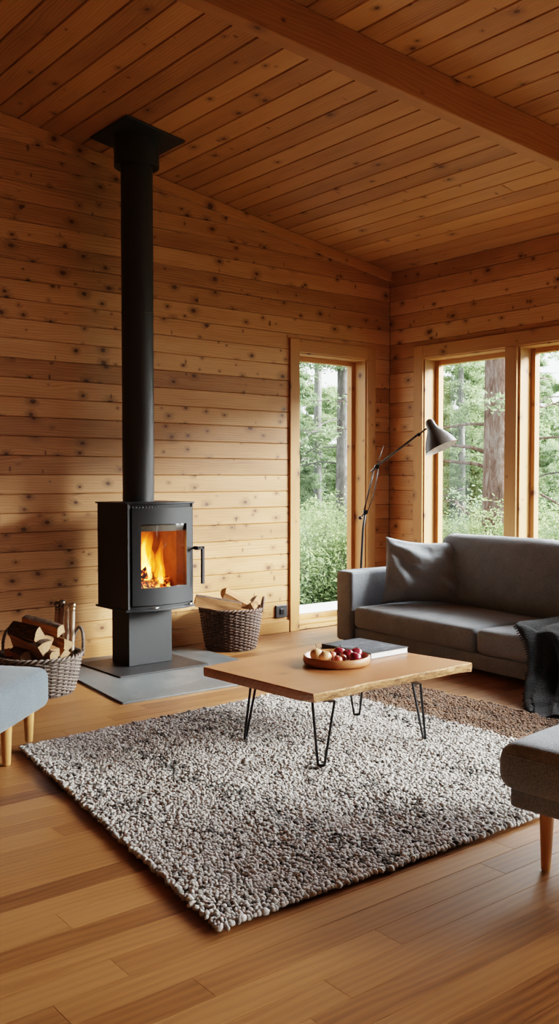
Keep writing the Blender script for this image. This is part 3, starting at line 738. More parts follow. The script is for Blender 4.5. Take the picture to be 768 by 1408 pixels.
# ------------------------------------------------------------------ rug
def make_rug():
    F, L, BRc, FR = (Vector(p) for p in ((1.556,2.228,0),(1.854,4.36,0),(4.36,4.50,0),(4.36,2.17,0)))
    r = np.random.default_rng(5); sp = .0130; nu = int(2.75/sp); nv = int(2.2/sp)
    dome = [(0,0,1)]; K = 7
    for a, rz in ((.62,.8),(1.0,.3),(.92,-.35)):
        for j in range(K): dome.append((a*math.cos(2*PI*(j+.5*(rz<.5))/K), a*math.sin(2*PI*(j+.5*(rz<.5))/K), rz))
    dome = np.array(dome); fc = []
    for j in range(K): fc.append((0, 1+j, 1+(j+1)%K, -1))
    for q in range(2):
        for j in range(K): a = 1+q*K; fc.append((a+j, a+K+j, a+K+(j+1)%K, a+(j+1)%K))
    P = []; C = []; SZ = []
    for i in range(nu+1):
        for j in range(nv+1):
            u = (i + .5*(j%2) + r.normal()*.22)/nu; v = (j + r.normal()*.22)/nv
            edge = min(i, nu-i, j, nv-j)
            a = F.lerp(FR, u); b = L.lerp(BRc, u); p = a.lerp(b, v)
            wv = noise.noise(Vector((p.x*2.2, p.y*2.2, 3)))*.012; p = p + Vector((wv, wv*.7, 0))
            s = .0086*(1+r.normal()*.18) * (1.3 if edge < 1 else 1)
            z = .0195 + .006*noise.noise(Vector((p.x*9, p.y*9, 7))) + r.normal()*.0018 + .006*noise.noise(Vector((p.x*2.5, p.y*2.5, 1)))
            if edge < 2: z -= .003
            P.append((p.x, p.y, z)); SZ.append(s)
            st_ = noise.noise(Vector((p.x*5.5, p.y*1.3, 2))) + .9*noise.noise(Vector((p.x*15, p.y*11, 5))) + .35*noise.noise(Vector((p.x*1.3, p.y*1.0, 9)))
            dark = r.random() < max(.02, min(.8, .02 + .62*st_))
            if dark: c = np.array((.10,.096,.09))*(.6+.9*r.random())
            else:
                c = np.array((.51,.49,.462))*(.74+.45*r.random())
                if r.random() < .18: c = np.array((.34,.325,.305))*(.8+.4*r.random())
            bx_ = p.x - (3.87 + .02*noise.noise(Vector((p.y*6, 4, 0))) + .012*r.normal())   # colour turns darker brown along the sofa side
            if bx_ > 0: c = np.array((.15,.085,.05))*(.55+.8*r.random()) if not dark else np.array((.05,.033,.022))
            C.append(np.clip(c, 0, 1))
    P = np.array(P); SZ = np.array(SZ); C = np.array(C); N = len(P); nd = len(dome)
    ang = r.random(N)*6.283; ca, sa = np.cos(ang)[:,None], np.sin(ang)[:,None]; asp = (1+r.normal(size=N)*.18)[:,None]
    dx = dome[None,:,0]*asp; dy = dome[None,:,1]/asp
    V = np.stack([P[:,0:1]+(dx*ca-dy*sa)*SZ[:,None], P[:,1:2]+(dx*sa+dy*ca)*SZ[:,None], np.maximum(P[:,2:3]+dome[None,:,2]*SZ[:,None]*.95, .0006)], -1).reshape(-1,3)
    tri = np.array([f[:3] for f in fc if f[3] < 0]); quad = np.array([f for f in fc if f[3] >= 0]); off = (np.arange(N)*nd)[:,None,None]
    T = (tri[None]+off).reshape(-1,3); Q = (quad[None]+off).reshape(-1,4)
    # woven backing
    b0 = len(V); ins = [F.lerp(BRc,.006), FR.lerp(L,.006), BRc.lerp(F,.006), L.lerp(FR,.006)]
    V = np.vstack([V, [(p.x,p.y,.016) for p in ins], [(p.x,p.y,.0005) for p in ins]])
    Q = np.vstack([Q, [(b0,b0+1,b0+2,b0+3)], [(b0+i,b0+4+i,b0+4+(i+1)%4,b0+(i+1)%4) for i in range(4)]])
    me = bpy.data.meshes.new('rug'); me.vertices.add(len(V)); me.vertices.foreach_set('co', V.astype(np.float32).ravel())
    nl = len(T)*3+len(Q)*4; me.loops.add(nl); me.loops.foreach_set('vertex_index', np.concatenate([T.ravel(), Q.ravel()]).astype(np.int32))
    me.polygons.add(len(T)+len(Q)); me.polygons.foreach_set('loop_start', np.concatenate([np.arange(len(T))*3, len(T)*3+np.arange(len(Q))*4]).astype(np.int32))
    me.polygons.foreach_set('use_smooth', np.ones(len(T)+len(Q), dtype=bool)); me.materials.append(M['rug'])
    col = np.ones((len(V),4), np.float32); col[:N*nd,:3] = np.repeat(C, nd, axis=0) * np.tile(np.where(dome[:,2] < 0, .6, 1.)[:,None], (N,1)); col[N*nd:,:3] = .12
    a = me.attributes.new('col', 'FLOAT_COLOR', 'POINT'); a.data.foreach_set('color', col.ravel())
    me.update(calc_edges=True); me.validate()
    o = bpy.data.objects.new('rug', me); COL.objects.link(o); return o
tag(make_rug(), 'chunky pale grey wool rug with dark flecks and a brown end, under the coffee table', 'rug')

# ------------------------------------------------------------------ coffee table
RT = .031  # height of the rug pile
tb = thing('coffee_table', 'live-edge wooden coffee table with black hairpin legs on the rug', 'coffee table', (3.25, 3.62, 0))
c = Vector((3.25, 3.62)); cor = [Vector((2.735,3.165)), Vector((3.862,3.185)), Vector((3.73,4.14)), Vector((2.69,3.985))]
out = []; edge_id = []
for e in range(4):
    a, b = cor[e]-c, cor[(e+1)%4]-c; nrm = Vector((b.y-a.y, a.x-b.x)).normalized(); k = 26 if e%2 == 0 else 8
    for i in range(k):
        t = i/k; p = a.lerp(b, t)
        if e%2 == 0: p += nrm*(.012*noise.noise(Vector((t*4.5, e*5, 0))) + .006*noise.noise(Vector((t*15, e*5, 3))))*min(1, 6*t+.2, 6*(1-t)+.2)
        out.append(p); edge_id.append(e)
mb = MB(); n = len(out); zt, zb = .372, .324
prof = [(0.0, zt, 0), (.004, zt-.003, 0)]; rings = []
def ringpts(kind, z):
    ps = []
    for i, p in enumerate(out):
        e = edge_id[i]; d = p.normalized(); w = noise.noise(Vector((p.x*14, p.y*14, z*40)))
        ins = {0:.006, 1:.0, 2:.012, 3:.034}[kind] if e%2 == 0 else {0:.003, 1:0, 2:0, 3:.003}[kind]
        if e%2 == 0 and kind in (1,2): ins += .006*w
        ps.append((p.x-d.x*ins, p.y-d.y*ins, z))
    return mb.pts(ps)
rings = [ringpts(0, zt), ringpts(1, zt-.006), ringpts(2, zt-.026), ringpts(3, zb)]
mb.face([rings[0]+i for i in range(n)], 0); mb.face([rings[3]+i for i in reversed(range(n))], 0)
for a, b in zip(rings, rings[1:]):
    for i in range(n): j = (i+1)%n; mb.face((b+i, b+j, a+j, a+i), 1 if edge_id[i]%2 == 0 else 0)
mb.build('tabletop', ['table','live_edge'], tb)
for (fx, fy, tw_) in ((2.785,3.168,0), (2.783,3.745,-.3), (3.489,3.182,.3), (3.545,3.735,0)):
    f = Vector((fx,fy,RT+.004)); o3 = Vector((3.25,3.62,0)); cc = Vector((3.17,3.455)); od = (Vector((fx,fy))-cc).normalized(); od = Matrix.Rotation(tw_, 3, 'Z') @ Vector((od.x,od.y,0)); tg = Vector((-od.y,od.x,0))
    tp = f - od*.045; tp.z = zb+.002
    A, B = tp - tg*.053, tp + tg*.053; a_, b_ = f - tg*.016 + Vector((0,0,.008)), f + tg*.016 + Vector((0,0,.008))
    arc = [f - tg*.0145 + Vector((0,0,.002)), f - tg*.011, f + tg*.011, f + tg*.0145 + Vector((0,0,.002))]
    mb = MB(); mb.tube([p-o3 for p in [A, a_]+arc+[b_, B]], .0064, 8)
    Mx = Matrix((tg, od, Vector((0,0,1)))).transposed().to_4x4(); Mx.translation = Vector((tp.x-3.25, tp.y-3.62, zb)); mb.box((-.05,-.03,-.003), (.05,.008,.001), mat=Mx)
    mb.build('leg', 'black', tb, smooth=True, angle=.7)
# bowl and fruit
bc = Vector((3.285, 3.615, .3725))
mb = MB(); mb.lathe([(0,0),(.155,0),(.172,.006),(.178,.02),(.176,.043),(.170,.047),(.164,.043),(.158,.022),(.145,.012),(0,.011)], 64)
tag(mb.build('fruit_bowl', 'bowl', smooth=True, loc=bc, angle=.9), 'round shallow wooden bowl of fruit on the coffee table', 'bowl')
def fruit(name, label, cat, dx, dy, r, mat, sq=.9, tilt=(0,0), dz=0, group=None, tip=0):
    # dx to picture right, dy away from the camera
    rx, ry = Vector((.78,-.625)), Vector((.625,.78)); p = rx*dx + ry*dy
    prof = []
    for i in range(17):
        t = PI*i/16; z = -math.cos(t); rr = math.sin(t)
        zz = z*sq*r; 
        if not tip: zz += (-.16*r*math.exp(-(rr/.3)**2) if z > 0 else .1*r*math.exp(-(rr/.3)**2))
        else: zz += tip*r*math.exp(-(rr/.22)**2) if z > 0 else 0
        prof.append((rr*r*(1+.06*z), zz))
    t = thing(name, label, cat, (bc.x+p.x, bc.y+p.y, bc.z+.0125+r*sq+dz), (tilt[0], tilt[1], rng.random()*6), group)
    mb = MB(); mb.lathe(prof, 28); mb.build('skin', mat, t, smooth=True)
    mb = MB(); zt_ = prof[-1][1]; mb.tube([(0,0,zt_-.004),(.002,.001,zt_+.008),(.006,.003,zt_+.016)], [.0022,.0016,.002], 6); mb.build('stem', 'bark', t, smooth=True)
fruit('onion', 'tan onion at the far left of the wooden bowl', 'onion', -.105, .02, .036, 'onion', .85, (.5,.3), group='onions in the bowl', tip=.35)
fruit('onion', 'tan onion nearest the camera at the left of the wooden bowl', 'onion', -.065, -.062, .036, 'onion', .85, (-.3,.4), group='onions in the bowl', tip=.35)
fruit('plum', 'orange-red plum in the middle of the bowl beside the onions', 'plum', -.028, .012, .027, 'plum', .92, (.2,.2), group='plums in the bowl')
fruit('plum', 'small pinkish plum at the front of the bowl right of the nearer onion', 'plum', .0, -.085, .025, 'plum', .92, (.4,.1), group='plums in the bowl')
fruit('plum', 'reddish plum at the front of the bowl beside the dark apples', 'plum', .026, -.045, .024, 'plum', .92, (.4,.1), group='plums in the bowl')
fruit('apple', 'dark red apple at the back left of the apples in the bowl', 'apple', .02, .085, .034, 'apple', .88, (.2,-.2), group='dark red apples in the bowl')
fruit('apple', 'dark red apple nearest the camera in the bowl', 'apple', .092, -.062, .034, 'apple', .88, (.3,.2), group='dark red apples in the bowl')
fruit('apple', 'large dark red apple in the middle of the four apples', 'apple', .058, .008, .032, 'apple', .88, (-.2,.3), .004, group='dark red apples in the bowl')
fruit('apple', 'dark red apple at the back of the bowl closest to the book', 'apple', .108, .062, .033, 'apple', .88, (.3,-.3), group='dark red apples in the bowl')
# book
bk = thing('book', 'dark hardback book with a misty grey landscape cover on the coffee table', 'book', (3.645, 3.775, .3728), (0,0,.02))
W, D, H = .15, .195, .034
mb = MB(); mb.box((-W+.006,-D+.006,.0035), (W-.006,D-.006,H-.0035)); mb.build('pages', 'paper', bk)
mb = MB(); mb.box((-W,-D,H-.0035), (W,D,H)); mb.build('front_cover', 'cover', bk, bevel=.001)
mb = MB(); mb.box((-W,-D,0), (W,D,.0035)); mb.build('back_cover', 'spine', bk, bevel=.001)
mb = MB(); mb.box((-W-.003,-D,0), (-W+.004,D,H)); mb.build('spine', 'spine', bk, bevel=.001)

# ------------------------------------------------------------------ sofa (local: x back towards windows, -y along its length towards the camera)
SO = (5.105, 5.62, 0); SR = math.radians(-4.2)
so = thing('sofa', 'long dark grey fabric sofa below the windows facing the coffee table', 'sofa', SO, (0,0,SR))
SLEN, SDEP, SEAT = 3.42, 1.03, .145
def put(mb, name, mat, loc, parent=so, rot=(0,0,0)): return mb.build(name, mat, parent, smooth=True, loc=loc, rot=rot)
put(rbox(SDEP-.02, SLEN-.04, .115, .02, seg=3), 'base_frame', 'sofa', (SDEP/2+.015, -SLEN/2, .035))
put(rbox(SDEP, .205, .565, .03, (.004,.004,.006), seg=5), 'arm', 'sofa', (SDEP/2-.01, -.103, .035))
put(rbox(SDEP, .205, .565, .03, (.004,.004,.006), seg=5), 'arm', 'sofa', (SDEP/2-.01, -SLEN+.103, .035))
put(rbox(.16, SLEN-.42, .70, .05, (.006,0,.006), seg=4), 'backrest', 'sofa', (SDEP-.09, -SLEN/2, .10))
ys = [-.212, -1.515, -3.208+.0]; 
for i, (a, b) in enumerate(((-.212,-1.525),(-1.532,-3.205))):
    w = a-b; cu = put(rbox(.86, w, .172, .045, (.012,.006,.02), seed=i*3, wob=.004, seg=7), 'seat_cushion', 'sofa', (.43-.005, (a+b)/2, .152))
    mb = MB(); x0 = -.43+.012; z = .15; pth = [(-.43+.004, -w/2+.03, z), (-.43-.003, -w/4, z), (-.434, 0, z), (-.43-.003, w/4, z), (-.43+.004, w/2-.03, z)]
for i, (a, b) in enumerate(((-.40,-1.80),(-1.81,-3.2))):
    w = a-b; put(rbox(.225, w, .565, .095, (.035,.01,.012), seed=i*5+2, wob=.012, seg=7, freq=2.2), 'back_cushion', 'sofa', (.80, (a+b)/2, .325), rot=(0, .14, 0))
for x, y in ((.10,-.10),(.10,-SLEN+.1),(SDEP-.1,-.1),(SDEP-.1,-SLEN+.1)):
    mb = MB(); mb.lathe([(0,0),(.024,0),(.027,.036),(0,.036)], 20); mb.build('foot', 'black', so, loc=(x,y,0))

# pillow leaning in the corner
def pillow():
    mb = MB(); N = 56; W, Hh, T = .355, .275, .085; out = []
    def f(u, v, s):
        au, av = abs(u), abs(v)
        x = W*u*(1 - .07*(1-v*v)*0 - .05*(1-av**2)*au**3) ; z = Hh*v*(1 - .09*(1-au**2)*av**3)
        t = T*((1-au**2.6)*(1-av**2.6))**.55
        x *= 1 - .085*(v+1)/2; p = Vector((x, s*t, z))
        # creases fanning from the upper left down to the right
        w = noise.noise(Vector((u*1.6+v*1.3, (v-u)*.6, 4)))*.5
        k = math.sin((u*.75+v*1.0)*7.5 + 4.5*noise.noise(Vector((u*1.5, v*1.5, 8)))) 
        amp = .024*(1-au**3)*(1-av**3)*(.35+.9*max(0, noise.noise(Vector((u*1.7, v*1.7, 12)))+.35))
        p.y += s*(k*amp + .022*w*(1-au**4)*(1-av**4) + .004*noise.noise(Vector((u*9, v*9, 1)))*(1-au**6)*(1-av**6))
        if v > 0: p.z -= .022*(1-au**2)*v*v
        return p
    for s in (-1, 1):
        g = [[f(-1+2*i/N, -1+2*j/N, s) for j in range(N+1)] for i in range(N+1)]
        mb.grid(g if s < 0 else g[::-1])
    return mb
th = thing('throw_pillow', 'crumpled grey square pillow leaning in the far corner of the sofa', 'pillow', (5.63, 5.125, .60), (math.radians(-17), math.radians(1.5), math.radians(-41)))
pillow().build('pillow_cover', 'pillow', th, smooth=True)

# floor lamp behind the sofa arm
lp = thing('floor_lamp', 'dark floor lamp with a jointed arm and grey cone shade behind the sofa', 'floor lamp', (5.60, 5.86, 0))
o0 = Vector((5.60,5.86,0)); V = lambda x,y,z: Vector((x,y,z))-o0
mb = MB(); mb.lathe([(0,0),(.13,0),(.135,.008),(.13,.02),(.03,.026),(0,.026)], 40); mb.build('base', 'black', lp, smooth=True, angle=.6)
J1, J2, J3 = V(5.65,5.85,1.056), V(5.756,5.82,1.449), V(5.976,5.44,1.776)
mb = MB(); mb.tube([V(5.60,5.86,.02), V(5.602,5.855,.55), V(5.622,5.852,.9), J1], .0105, 10); mb.build('pole', 'black', lp, smooth=True)
mb = MB()
sd = Vector((.012,-.01,0)); mb.tube([J1-sd, J2-sd], .006, 8); mb.tube([J1+sd, J1.lerp(J2,.35)+sd*2.1, J1.lerp(J2,.7)+sd*1.7, J2+sd], .004, 8); mb.tube([J2, V(5.839,5.82,1.638)], [.004,.0022], 8); mb.build('lower_arm', 'black', lp, smooth=True)
mb = MB(); mb.tube([J2-Vector((.03,-.05,.045)), J2, J2.lerp(J3,.82), J3], [.007,.007,.007,.0085], 10); mb.tube([J2+Vector((0,0,.014)), J2.lerp(J3,.8)+Vector((0,0,.013))], .0032, 8); mb.build('upper_arm', plain('lamp_arm_metal', (.10,.09,.08), .3, .8), lp, smooth=True)
for p, r in ((J1,.02),(J2,.02),(J2.lerp(J3,.84),.015)):
    mb = MB(); mb.tube([p-Vector((.015,.02,0)), p+Vector((.015,.02,0))], r, 14); mb.build('joint', 'black', lp, smooth=True, angle=.7)
mb = MB(); mb.tube([J1, V(5.593,5.85,1.009)], .006, 8); mb.lathe([(0,-.016),(.014,-.012),(.018,0),(.014,.012),(0,.016)], 14, mat=Matrix.Translation(V(5.588,5.85,1.006))); mb.build('tension_knob', 'black', lp, smooth=True)
cap = V(5.985,5.43,1.85); rim = V(5.985+.27*.164,5.43-.27*.418,1.85-.27*.896); ax = (rim-cap); Ls = ax.length; ax.normalize()
yy = ax.orthogonal().normalized(); xx = yy.cross(ax); SM = Matrix.Translation(cap) @ Matrix((xx,yy,ax)).transposed().to_4x4()
pr = [(0,-.004),(.018,0),(.034,.014),(.039,.035),(.042,.065),(.055,.10),(.082,.14),(.108,.18),(.130,.222),(.145,Ls)]
inn = [(max(r-.004,0), z) for r, z in reversed(pr[3:])]
mb = MB(); mb.lathe(pr+[(.142,Ls)]+inn[1:]+[(0,.036)], 48, mat=SM, ms=[0]*len(pr)+[1]*(len(inn)+1)); sh = mb.build('lamp_shade', ['shade','shade_in'], lp, smooth=True, angle=1.2)
mb = MB(); mb.lathe([(0,.06),(.018,.06),(.02,.11),(.034,.15),(.03,.185),(0,.2)], 24, mat=SM); mb.build('bulb', plain('frosted_bulb', (.8,.79,.76), .4), sh, smooth=True)

# ------------------------------------------------------------------ bench (left) and ottoman (right)
def leg(root, x, y, z0, z1, rt, rb, dx=0, dy=0):
    mb = MB(); mb.lathe([(0,0),(rb*.85,0),(rb,.006),(rt,z1-z0),(0,z1-z0)], 28); 
    for i, v in enumerate(mb.v): t = 1-v[2]/(z1-z0); mb.v[i] = (v[0]+dx*t, v[1]+dy*t, v[2])
    mb.build('leg', 'leg_wood', root, smooth=True, loc=(x,y,z0), angle=.7)
ang = math.atan2(.684,.73)
bn = thing('footstool', 'light blue-grey upholstered stool with pale wooden legs at the left edge', 'stool', (2.055, 4.445, 0), (0,0,ang))
# local x runs back along the visible face towards -x; corner at origin
put(rbox(.68, .56, .205, .05, (.006,.006,.02), seed=4, wob=.003, seg=6), 'seat', 'bench', (-.34, .28, .178), bn)
mb = MB(); zz = .34; mb.tube([(-.65,.006,zz),(-.03,.004,zz),(-.006,.03,zz),(-.004,.53,zz)], .0035, 6); mb.build('piping', 'bench', bn, smooth=True)
for x, y in ((-.165,.05),(-.435,.045),(-.165,.48),(-.435,.48)): leg(bn, x, y, RT+.004 if (x > -.2 and y < .2) else .0005, .19, .027, .019)
ot = thing('ottoman', 'dark grey upholstered ottoman with a tapered wooden leg at the right edge', 'ottoman', (2.585, 2.035, 0), (0,0,math.radians(5)))
put(rbox(.80, .86, .165, .062, (.008,.008,.022), seed=9, wob=.003, seg=6), 'seat_cushion', 'otto', (.40, -.43, .268), ot)
mb = MB(); mb.tube([(.76,-.008,.40),(.05,-.006,.40),(.0,-.05,.40),(-.002,-.8,.40)], .003, 6); mb.build('piping', 'otto', ot, smooth=True)
put(rbox(.73, .79, .075, .015, seg=3), 'base_frame', 'otto', (.405, -.435, .205), ot)
for x, y in ((.095,-.155),(.71,-.155),(.095,-.75),(.71,-.75)): leg(ot, x, y, .0005, .21, .0255, .0165, -.004, .0)

# ------------------------------------------------------------------ throw blanket over the seat edge, its end pooled on the floor
def throw():
    prof = [(5.50,.40),(5.25,.392),(5.05,.378),(4.955,.36),(4.90,.30),(4.82,.22),(4.72,.14),(4.60,.075),(4.48,.03),(4.36,.012)]
    NS, NTt = 60, 60; g = []
    def P(s, t):
        q = t*(len(prof)-1); i = min(int(q), len(prof)-2); f = q-i
        x = prof[i][0]*(1-f)+prof[i+1][0]*f; z = prof[i][1]*(1-f)+prof[i+1][1]*f
        y = 3.73 - s*1.0 - .80*max(0, t-.30)*(1-s*.7) + .03*math.sin(t*9)*(1-s)
        hang = max(0, min(1, (t-.25)*2.2))
        fold = math.sin(s*21 + 1.2*math.sin(t*4))*.038 + .02*math.sin(s*47+2*t)
        x -= fold*hang; z += .022*abs(math.sin(s*15+t*3))*(1-hang) + .018*noise.noise(Vector((s*5, t*5, 2)))
        if t > .85: z += .012*math.sin(s*30)
        return Vector((x, y, max(z, .008)))
    g = [[P(i/NS, j/NTt) for j in range(NTt+1)] for i in range(NS+1)]
    return g
tw = thing('throw_blanket', 'dark charcoal knitted throw draped over the sofa seat down to the floor', 'blanket')
g = throw(); mb = MB(); mb.grid(g); o = mb.build('blanket_cloth', 'throw', tw, smooth=True)
sd_ = o.modifiers.new('thick', 'SOLIDIFY'); sd_.thickness = .014; sd_.offset = 1
mb = MB()
for i in range(0, 61):
    p = g[i][-1]
    for k in range(2):
        e = p + Vector((-.03-.015*rng.random(), (rng.random()-.5)*.03, .001)); e.z = .006; mb.tube([p, p.lerp(e,.5)+Vector((0,0,.004)), e], .0035, 5)
for j in range(0, 61, 1):
    p = g[0][j]; e = p + Vector(((rng.random()-.5)*.02, .022, -.012)); e.z = max(e.z, .006); mb.tube([p, e], .0035, 5)
tag(mb.build('fringe', 'throw', tw, smooth=True), kind='stuff')

# ------------------------------------------------------------------ outdoors
def gz(x, y): return -.75 - .05*max(0, math.hypot(x-6, y-6)-6) + .12*noise.noise(Vector((x*.25, y*.25, 0)))
mb = MB(); G = 60
gr = [[(-20+100*i/G, -30+100*j/G, gz(-20+100*i/G, -30+100*j/G)) for j in range(G+1)] for i in range(G+1)]
mb.grid(gr); tag(mb.build('ground', 'ground', smooth=True), kind='structure')
rows = [(2.5, 9.5, 6.56+.142*k, 6.56+.142*(k+1)-.004, R_.random()*.9+.05) for k in range(9)]
boards('terrace_floor', lambda u,v,n: (u, v, -.05+n), rows, ['deck','deck'], ch=.004, dep=.02, back=lambda mb: mb.box((2.5,6.56,-.2), (9.5,7.84,-.075), 1))

def leaf_cloud(mb, centers, per, rad, size, rr, flat=.6):
    for c, sc in centers:
        for _ in range(per):
            while True:
                d = Vector((rr.uniform(-1,1), rr.uniform(-1,1), rr.uniform(-1,1)))
                if d.length < 1: break
            p = Vector(c) + Vector((d.x, d.y, d.z*flat))*rad*sc
            a = Vector((rr.gauss(0,1), rr.gauss(0,1), rr.gauss(0,.6))).normalized(); b = a.orthogonal().normalized()*.45
            s = size*rr.uniform(.6,1.4)
            i = mb.pts([p-a*s, p+b*s, p+a*s, p-b*s]); mb.face((i,i+1,i+2,i+3), 0, rr.random()+.001)
def make_tree(name, seed, h, r0, bark, leafmat, z_first, nb, blen, per, leafsz, droop=-.1, clump=.28, dead=True, bareq=0.):
    rr = random.Random(seed); t = empty(name); trunk = MB()
    path = []; rad = []; K = 22
    for i in range(K+1):
        q = i/K; path.append((noise.noise(Vector((seed, q*2.2, 0)))*.12*min(1, h/6), noise.noise(Vector((seed, q*2.2, 9)))*.12*min(1, h/6), h*q)); rad.append(r0*(1-q)**.75*1.0+.008)
    trunk.tube(path, rad, 14)
    trunk.build('trunk', bark, t, smooth=True)
    br = MB(); cl = []
    for i in range(nb):
        q = z_first + (1-z_first)*(i+rr.random())/nb; q = min(q, .97); z = h*q; a = rr.random()*6.283
        L = blen*(1.05-q)**.6*rr.uniform(.6,1.15); k = int(q*K); st_ = Vector(path[min(k,K)]); st_.z = z
        d = Vector((math.cos(a), math.sin(a), 0)); pts = [st_]; up = rr.uniform(-.12, .30)
        for s in range(1, 7):
            f = s/6; p = st_ + d*L*f + Vector((0,0, droop*L*f*f*2.2 + up*L*f)); p += Vector(noise.noise_vector(Vector((seed+i*.7, f*3, 1))))*.34*L*f; pts.append(p)
        br.tube(pts, [max(.006, r0*.13*(1-s/6.5)*(1.2-q)) for s in range(7)], 6)
        bare = q < bareq or dead and q < z_first + .13*(1-z_first)*rr.random()
        for s in range(1 if not bare else 4, 7):
            for w in range(2):
                e = pts[s] + Vector((rr.gauss(0,.32), rr.gauss(0,.32), rr.gauss(0,.10)))*L*.36
                br.tube([pts[s], pts[s].lerp(e,.5)+Vector((0,0,.02)), e], [.008,.006,.003], 4, cap=False)
                if not bare or rr.random() < .22: cl.append((e, rr.uniform(.6,1.2)))
                if not bare: cl.append((pts[s].lerp(e,.5), rr.uniform(.5,.9)))
    tag(br.build('branches', bark, t, smooth=True), kind='stuff')
    lf = MB(); leaf_cloud(lf, cl, per, clump, leafsz, rr, .5); tag(lf.build('foliage', leafmat, t), kind='stuff')
    return t
def make_shrub(name, seed, h, leafmat, per, leafsz):
    rr = random.Random(seed); t = empty(name); br = MB(); cl = []
    for i in range(15):
        a = rr.random()*6.283; e = Vector((math.cos(a)*h*.5*rr.random(), math.sin(a)*h*.5*rr.random(), h*rr.uniform(.5,1))); br.tube([(0,0,-.1), e*.5+Vector((0,0,.08)), e], [.012,.008,.003], 5)
        for f in (.35,.55,.8,1): cl.append((e*f, rr.uniform(.7,1.2)))
    tag(br.build('stems', 'grey_bark', t, smooth=True), kind='stuff'); lf = MB(); leaf_cloud(lf, cl, per, h*.24, leafsz, rr, .8); tag(lf.build('foliage', leafmat, t), kind='stuff'); return t

def place(o, az, dist, s=1., rz=0., z=None):
    a = math.radians(az); x, y = math.sin(a)*dist, math.cos(a)*dist
    o.location = (x, y, gz(x, y) - .06 if z is None else z); o.rotation_euler = (0,0,rz); o.scale = (s,s,s); return o
tr = random.Random(3)
# trees that stand out in the photo
big = make_tree('pine_tree', 21, 13, .235, 'pine_bark', 'needle', .10, 46, 2.7, 46, .030, droop=-.06, bareq=.33)
tag(place(big, 51.85, 12.75, 1, 2.2), 'thick reddish pine trunk with bare branches outside the window behind the sofa', 'tree')
bc_tree = make_tree('pine_tree', 33, 13, .13, 'grey_bark', 'needle', .16, 40, 2.2, 46, .032, bareq=.28)
tag(place(bc_tree, 42.6, 15.2, 1, 1.1), 'dark straight conifer trunk on the right side of the tall window view', 'tree')
thin = make_tree('birch_tree', 35, 12, .085, 'birch_bark', 'leaf', .22, 34, 1.8, 40, .034, dead=False)
tag(place(thin, 41.15, 18.0, 1, .4), 'thin pale trunk on the left side of the tall window view', 'tree')
o = copy_tree(bc_tree); tag(place(o, 56.4, 13.5, 1., 3.6), 'green conifer standing outside the window at the right edge', 'tree')
o = copy_tree(thin); tag(place(o, 49.7, 17.5, .8, 2.6), 'slim pale trunk left of the thick pine behind the sofa', 'tree')
fir = make_tree('fir_tree', 51, 9, .11, 'grey_bark', 'needle', .03, 80, 2.3, 90, .038, droop=-.14, dead=False)
bro = make_tree('broadleaf_tree', 57, 8, .08, 'grey_bark', 'leaf', .04, 64, 2.5, 110, .036, droop=.12, dead=False)
# the dense wood behind (and a few taller trees standing nearer)
ng = 'dense green trees further back in the woods'
protos = [fir, bro]; used = set(); k = 0
for az, dist, e_ in ((39.4,17.0,8.5),(43.6,19.5,9.5),(47.6,17.2,7.5),(50.4,19.8,10.),(53.6,18.3,9.),(57.8,17.4,8.),(35.0,18,8.)):
    p = protos[k % 2]; k += 1; o = p if p.name not in used else copy_tree(p); used.add(p.name)
    zg = gz(math.sin(math.radians(az))*dist, math.cos(math.radians(az))*dist); sc_ = (1.35 + math.tan(math.radians(e_))*dist - zg)/(9. if p is fir else 8.)
    place(o, az, dist, sc_, k*1.3); o.scale = (sc_*.7, sc_*.7, sc_)
    tag(o, 'narrow fir standing between the near trunks and the far woods' if p is fir else 'narrow leafy tree standing between the near trunks and the far woods', 'tree', 'narrow mid-distance trees' + (' - firs' if p is fir else ' - broadleaf'))
for ring, (d0, d1, step, e0, e1) in enumerate(((19,21,4.6,1.5,4.5),(25,27,4.2,3.0,6.0),(32,35,3.6,4.5,7.0))):
    az = 27. + ring*1.3
    while az < 77:
        p = protos[k % 2]; k += 1
        o = p if p.name not in used else copy_tree(p); used.add(p.name)
        dist = tr.uniform(d0, d1); a_ = az + tr.uniform(-.7,.7); zg = gz(math.sin(math.radians(a_))*dist, math.cos(math.radians(a_))*dist)
        hgt_ = (1.35 + math.tan(math.radians(tr.uniform(e0,e1)))*dist - zg); sc_ = hgt_/(9. if p is fir else 8.)
        place(o, a_, dist, sc_, tr.random()*6.28)
        tag(o, 'dense fir of the green woods far behind the windows' if p is fir else 'leafy broadleaf tree of the green woods far behind the windows', 'tree', ng + (' - firs' if p is fir else ' - broadleaf'))
        az += step
sh1 = make_shrub('shrub', 71, 1.5, 'shrub', 150, .021); sh2 = make_shrub('shrub', 72, 1.3, 'needle', 160, .020); sh3 = make_shrub('shrub', 73, 1.1, 'autumn', 26, .03)
protos = [sh1, sh2]; used = set(); k = 0
for az in [a*.75 for a in range(int(34/.75), int(64/.75))]:
    for d0, d1 in ((11.7,12.4),(12.8,15.5),(16,19)):
        p = protos[k % 2]; k += 1; o = p if p.name not in used else copy_tree(p); used.add(p.name)
        tag(place(o, az + tr.uniform(-.4,.4), tr.uniform(d0,d1), tr.uniform(.7,1.25), tr.random()*6.28), 'leafy undergrowth bush growing at the foot of the trees outside', 'bush', 'undergrowth bushes outside')
for i, (az, d) in enumerate(((48.6,12.5),(49.9,13.6),(53.4,12.2))):
    o = sh3 if i == 0 else copy_tree(sh3); tag(place(o, az, d, 1.15, i*2.), 'shrub with a few orange autumn leaves outside the sofa window', 'bush', 'orange-leaved shrubs outside')

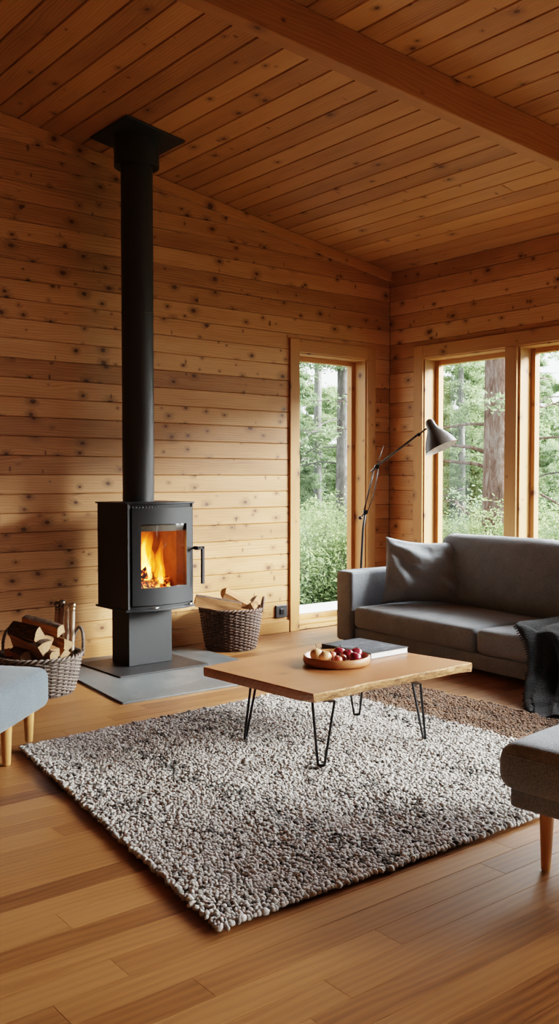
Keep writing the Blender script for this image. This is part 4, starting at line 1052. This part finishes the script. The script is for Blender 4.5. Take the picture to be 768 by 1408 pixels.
# ------------------------------------------------------------------ light, sky, camera
w = bpy.data.worlds.new('sky'); S.world = w; w.use_nodes = True; nt = w.node_tree; bg = nt.nodes['Background']
sk = nt.nodes.new('ShaderNodeTexSky'); sk.sky_type = 'HOSEK_WILKIE'; sk.turbidity = 9; sk.ground_albedo = .4; sk.sun_direction = (.45,-.75,.5)
mxn = nt.nodes.new('ShaderNodeMix'); mxn.data_type = 'RGBA'; mxn.inputs[0].default_value = .85; nt.links.new(sk.outputs[0], mxn.inputs[6]); mxn.inputs[7].default_value = (.93,.97,1,1)
nt.links.new(mxn.outputs[2], bg.inputs[0]); bg.inputs[1].default_value = 4.2
def sun(name, dirn, energy, angle, col):
    l = bpy.data.lights.new(name, 'SUN'); l.energy = energy; l.angle = math.radians(angle); l.color = col; o = bpy.data.objects.new(name, l); COL.objects.link(o)
    o.rotation_euler = Vector(dirn).normalized().to_track_quat('-Z','Y').to_euler(); o.location = (12,-8,8); return o
sun('soft_daylight', (-.62,.60,-.36), 30.0, 26, (1,.975,.94))
sun('soft_daylight', (-.86,-.10,-.44), 17.0, 46, (.97,.985,1))
def area(name, loc, dirn, sx, sy, energy, col):
    l = bpy.data.lights.new(name, 'AREA'); l.shape = 'RECTANGLE'; l.size = sx; l.size_y = sy; l.energy = energy; l.color = col; o = bpy.data.objects.new(name, l); COL.objects.link(o)
    o.location = loc; o.rotation_euler = Vector(dirn).normalized().to_track_quat('-Z','Z').to_euler(); return o
# sky portals: guide sampling of the sky through the openings
for i, (a, b) in enumerate(WB):
    o = area('sky_portal', (XB+.30, (a+b)/2, (ZS+ZH)/2), (-1,0,0), b-a, ZH-ZS, 1, (1,1,1)); o.data.cycles.is_portal = True
o = area('sky_portal', ((WA[0]+WA[1])/2, YA+.30, 1.25), (0,-1,0), .84, 2.4, 1, (1,1,1)); o.data.cycles.is_portal = True
for a, b, c, d in FW:
    o = area('sky_portal', ((a+b)/2, YF-.30, (c+d)/2), (0,1,0), b-a, d-c, 1, (1,1,1)); o.data.cycles.is_portal = True
l = bpy.data.lights.new('fire_glow', 'POINT'); l.energy = 5; l.color = (1,.38,.09); l.shadow_soft_size = .06; o = bpy.data.objects.new('fire_glow', l); COL.objects.link(o); o.location = (3.36, 5.70, .86)

cam = bpy.data.cameras.new('camera'); co = bpy.data.objects.new('camera', cam); COL.objects.link(co); S.camera = co
cam.sensor_fit = 'HORIZONTAL'; cam.sensor_width = 36; cam.lens = 1278.4/768*36; cam.clip_start = .05; cam.clip_end = 300
yaw, pitch = .675864, .036328
co.location = (0, 0, 1.35); d = Vector((math.sin(yaw)*math.cos(pitch), math.cos(yaw)*math.cos(pitch), -math.sin(pitch)))
co.rotation_euler = d.to_track_quat('-Z','Y').to_euler()
S.view_settings.view_transform = 'Filmic'; S.view_settings.look = 'Medium High Contrast'; S.view_settings.exposure = 0.38
S.cycles.use_denoising = True; S.cycles.max_bounces = 10; S.cycles.diffuse_bounces = 5; S.cycles.transparent_max_bounces = 24; S.cycles.sample_clamp_indirect = 6
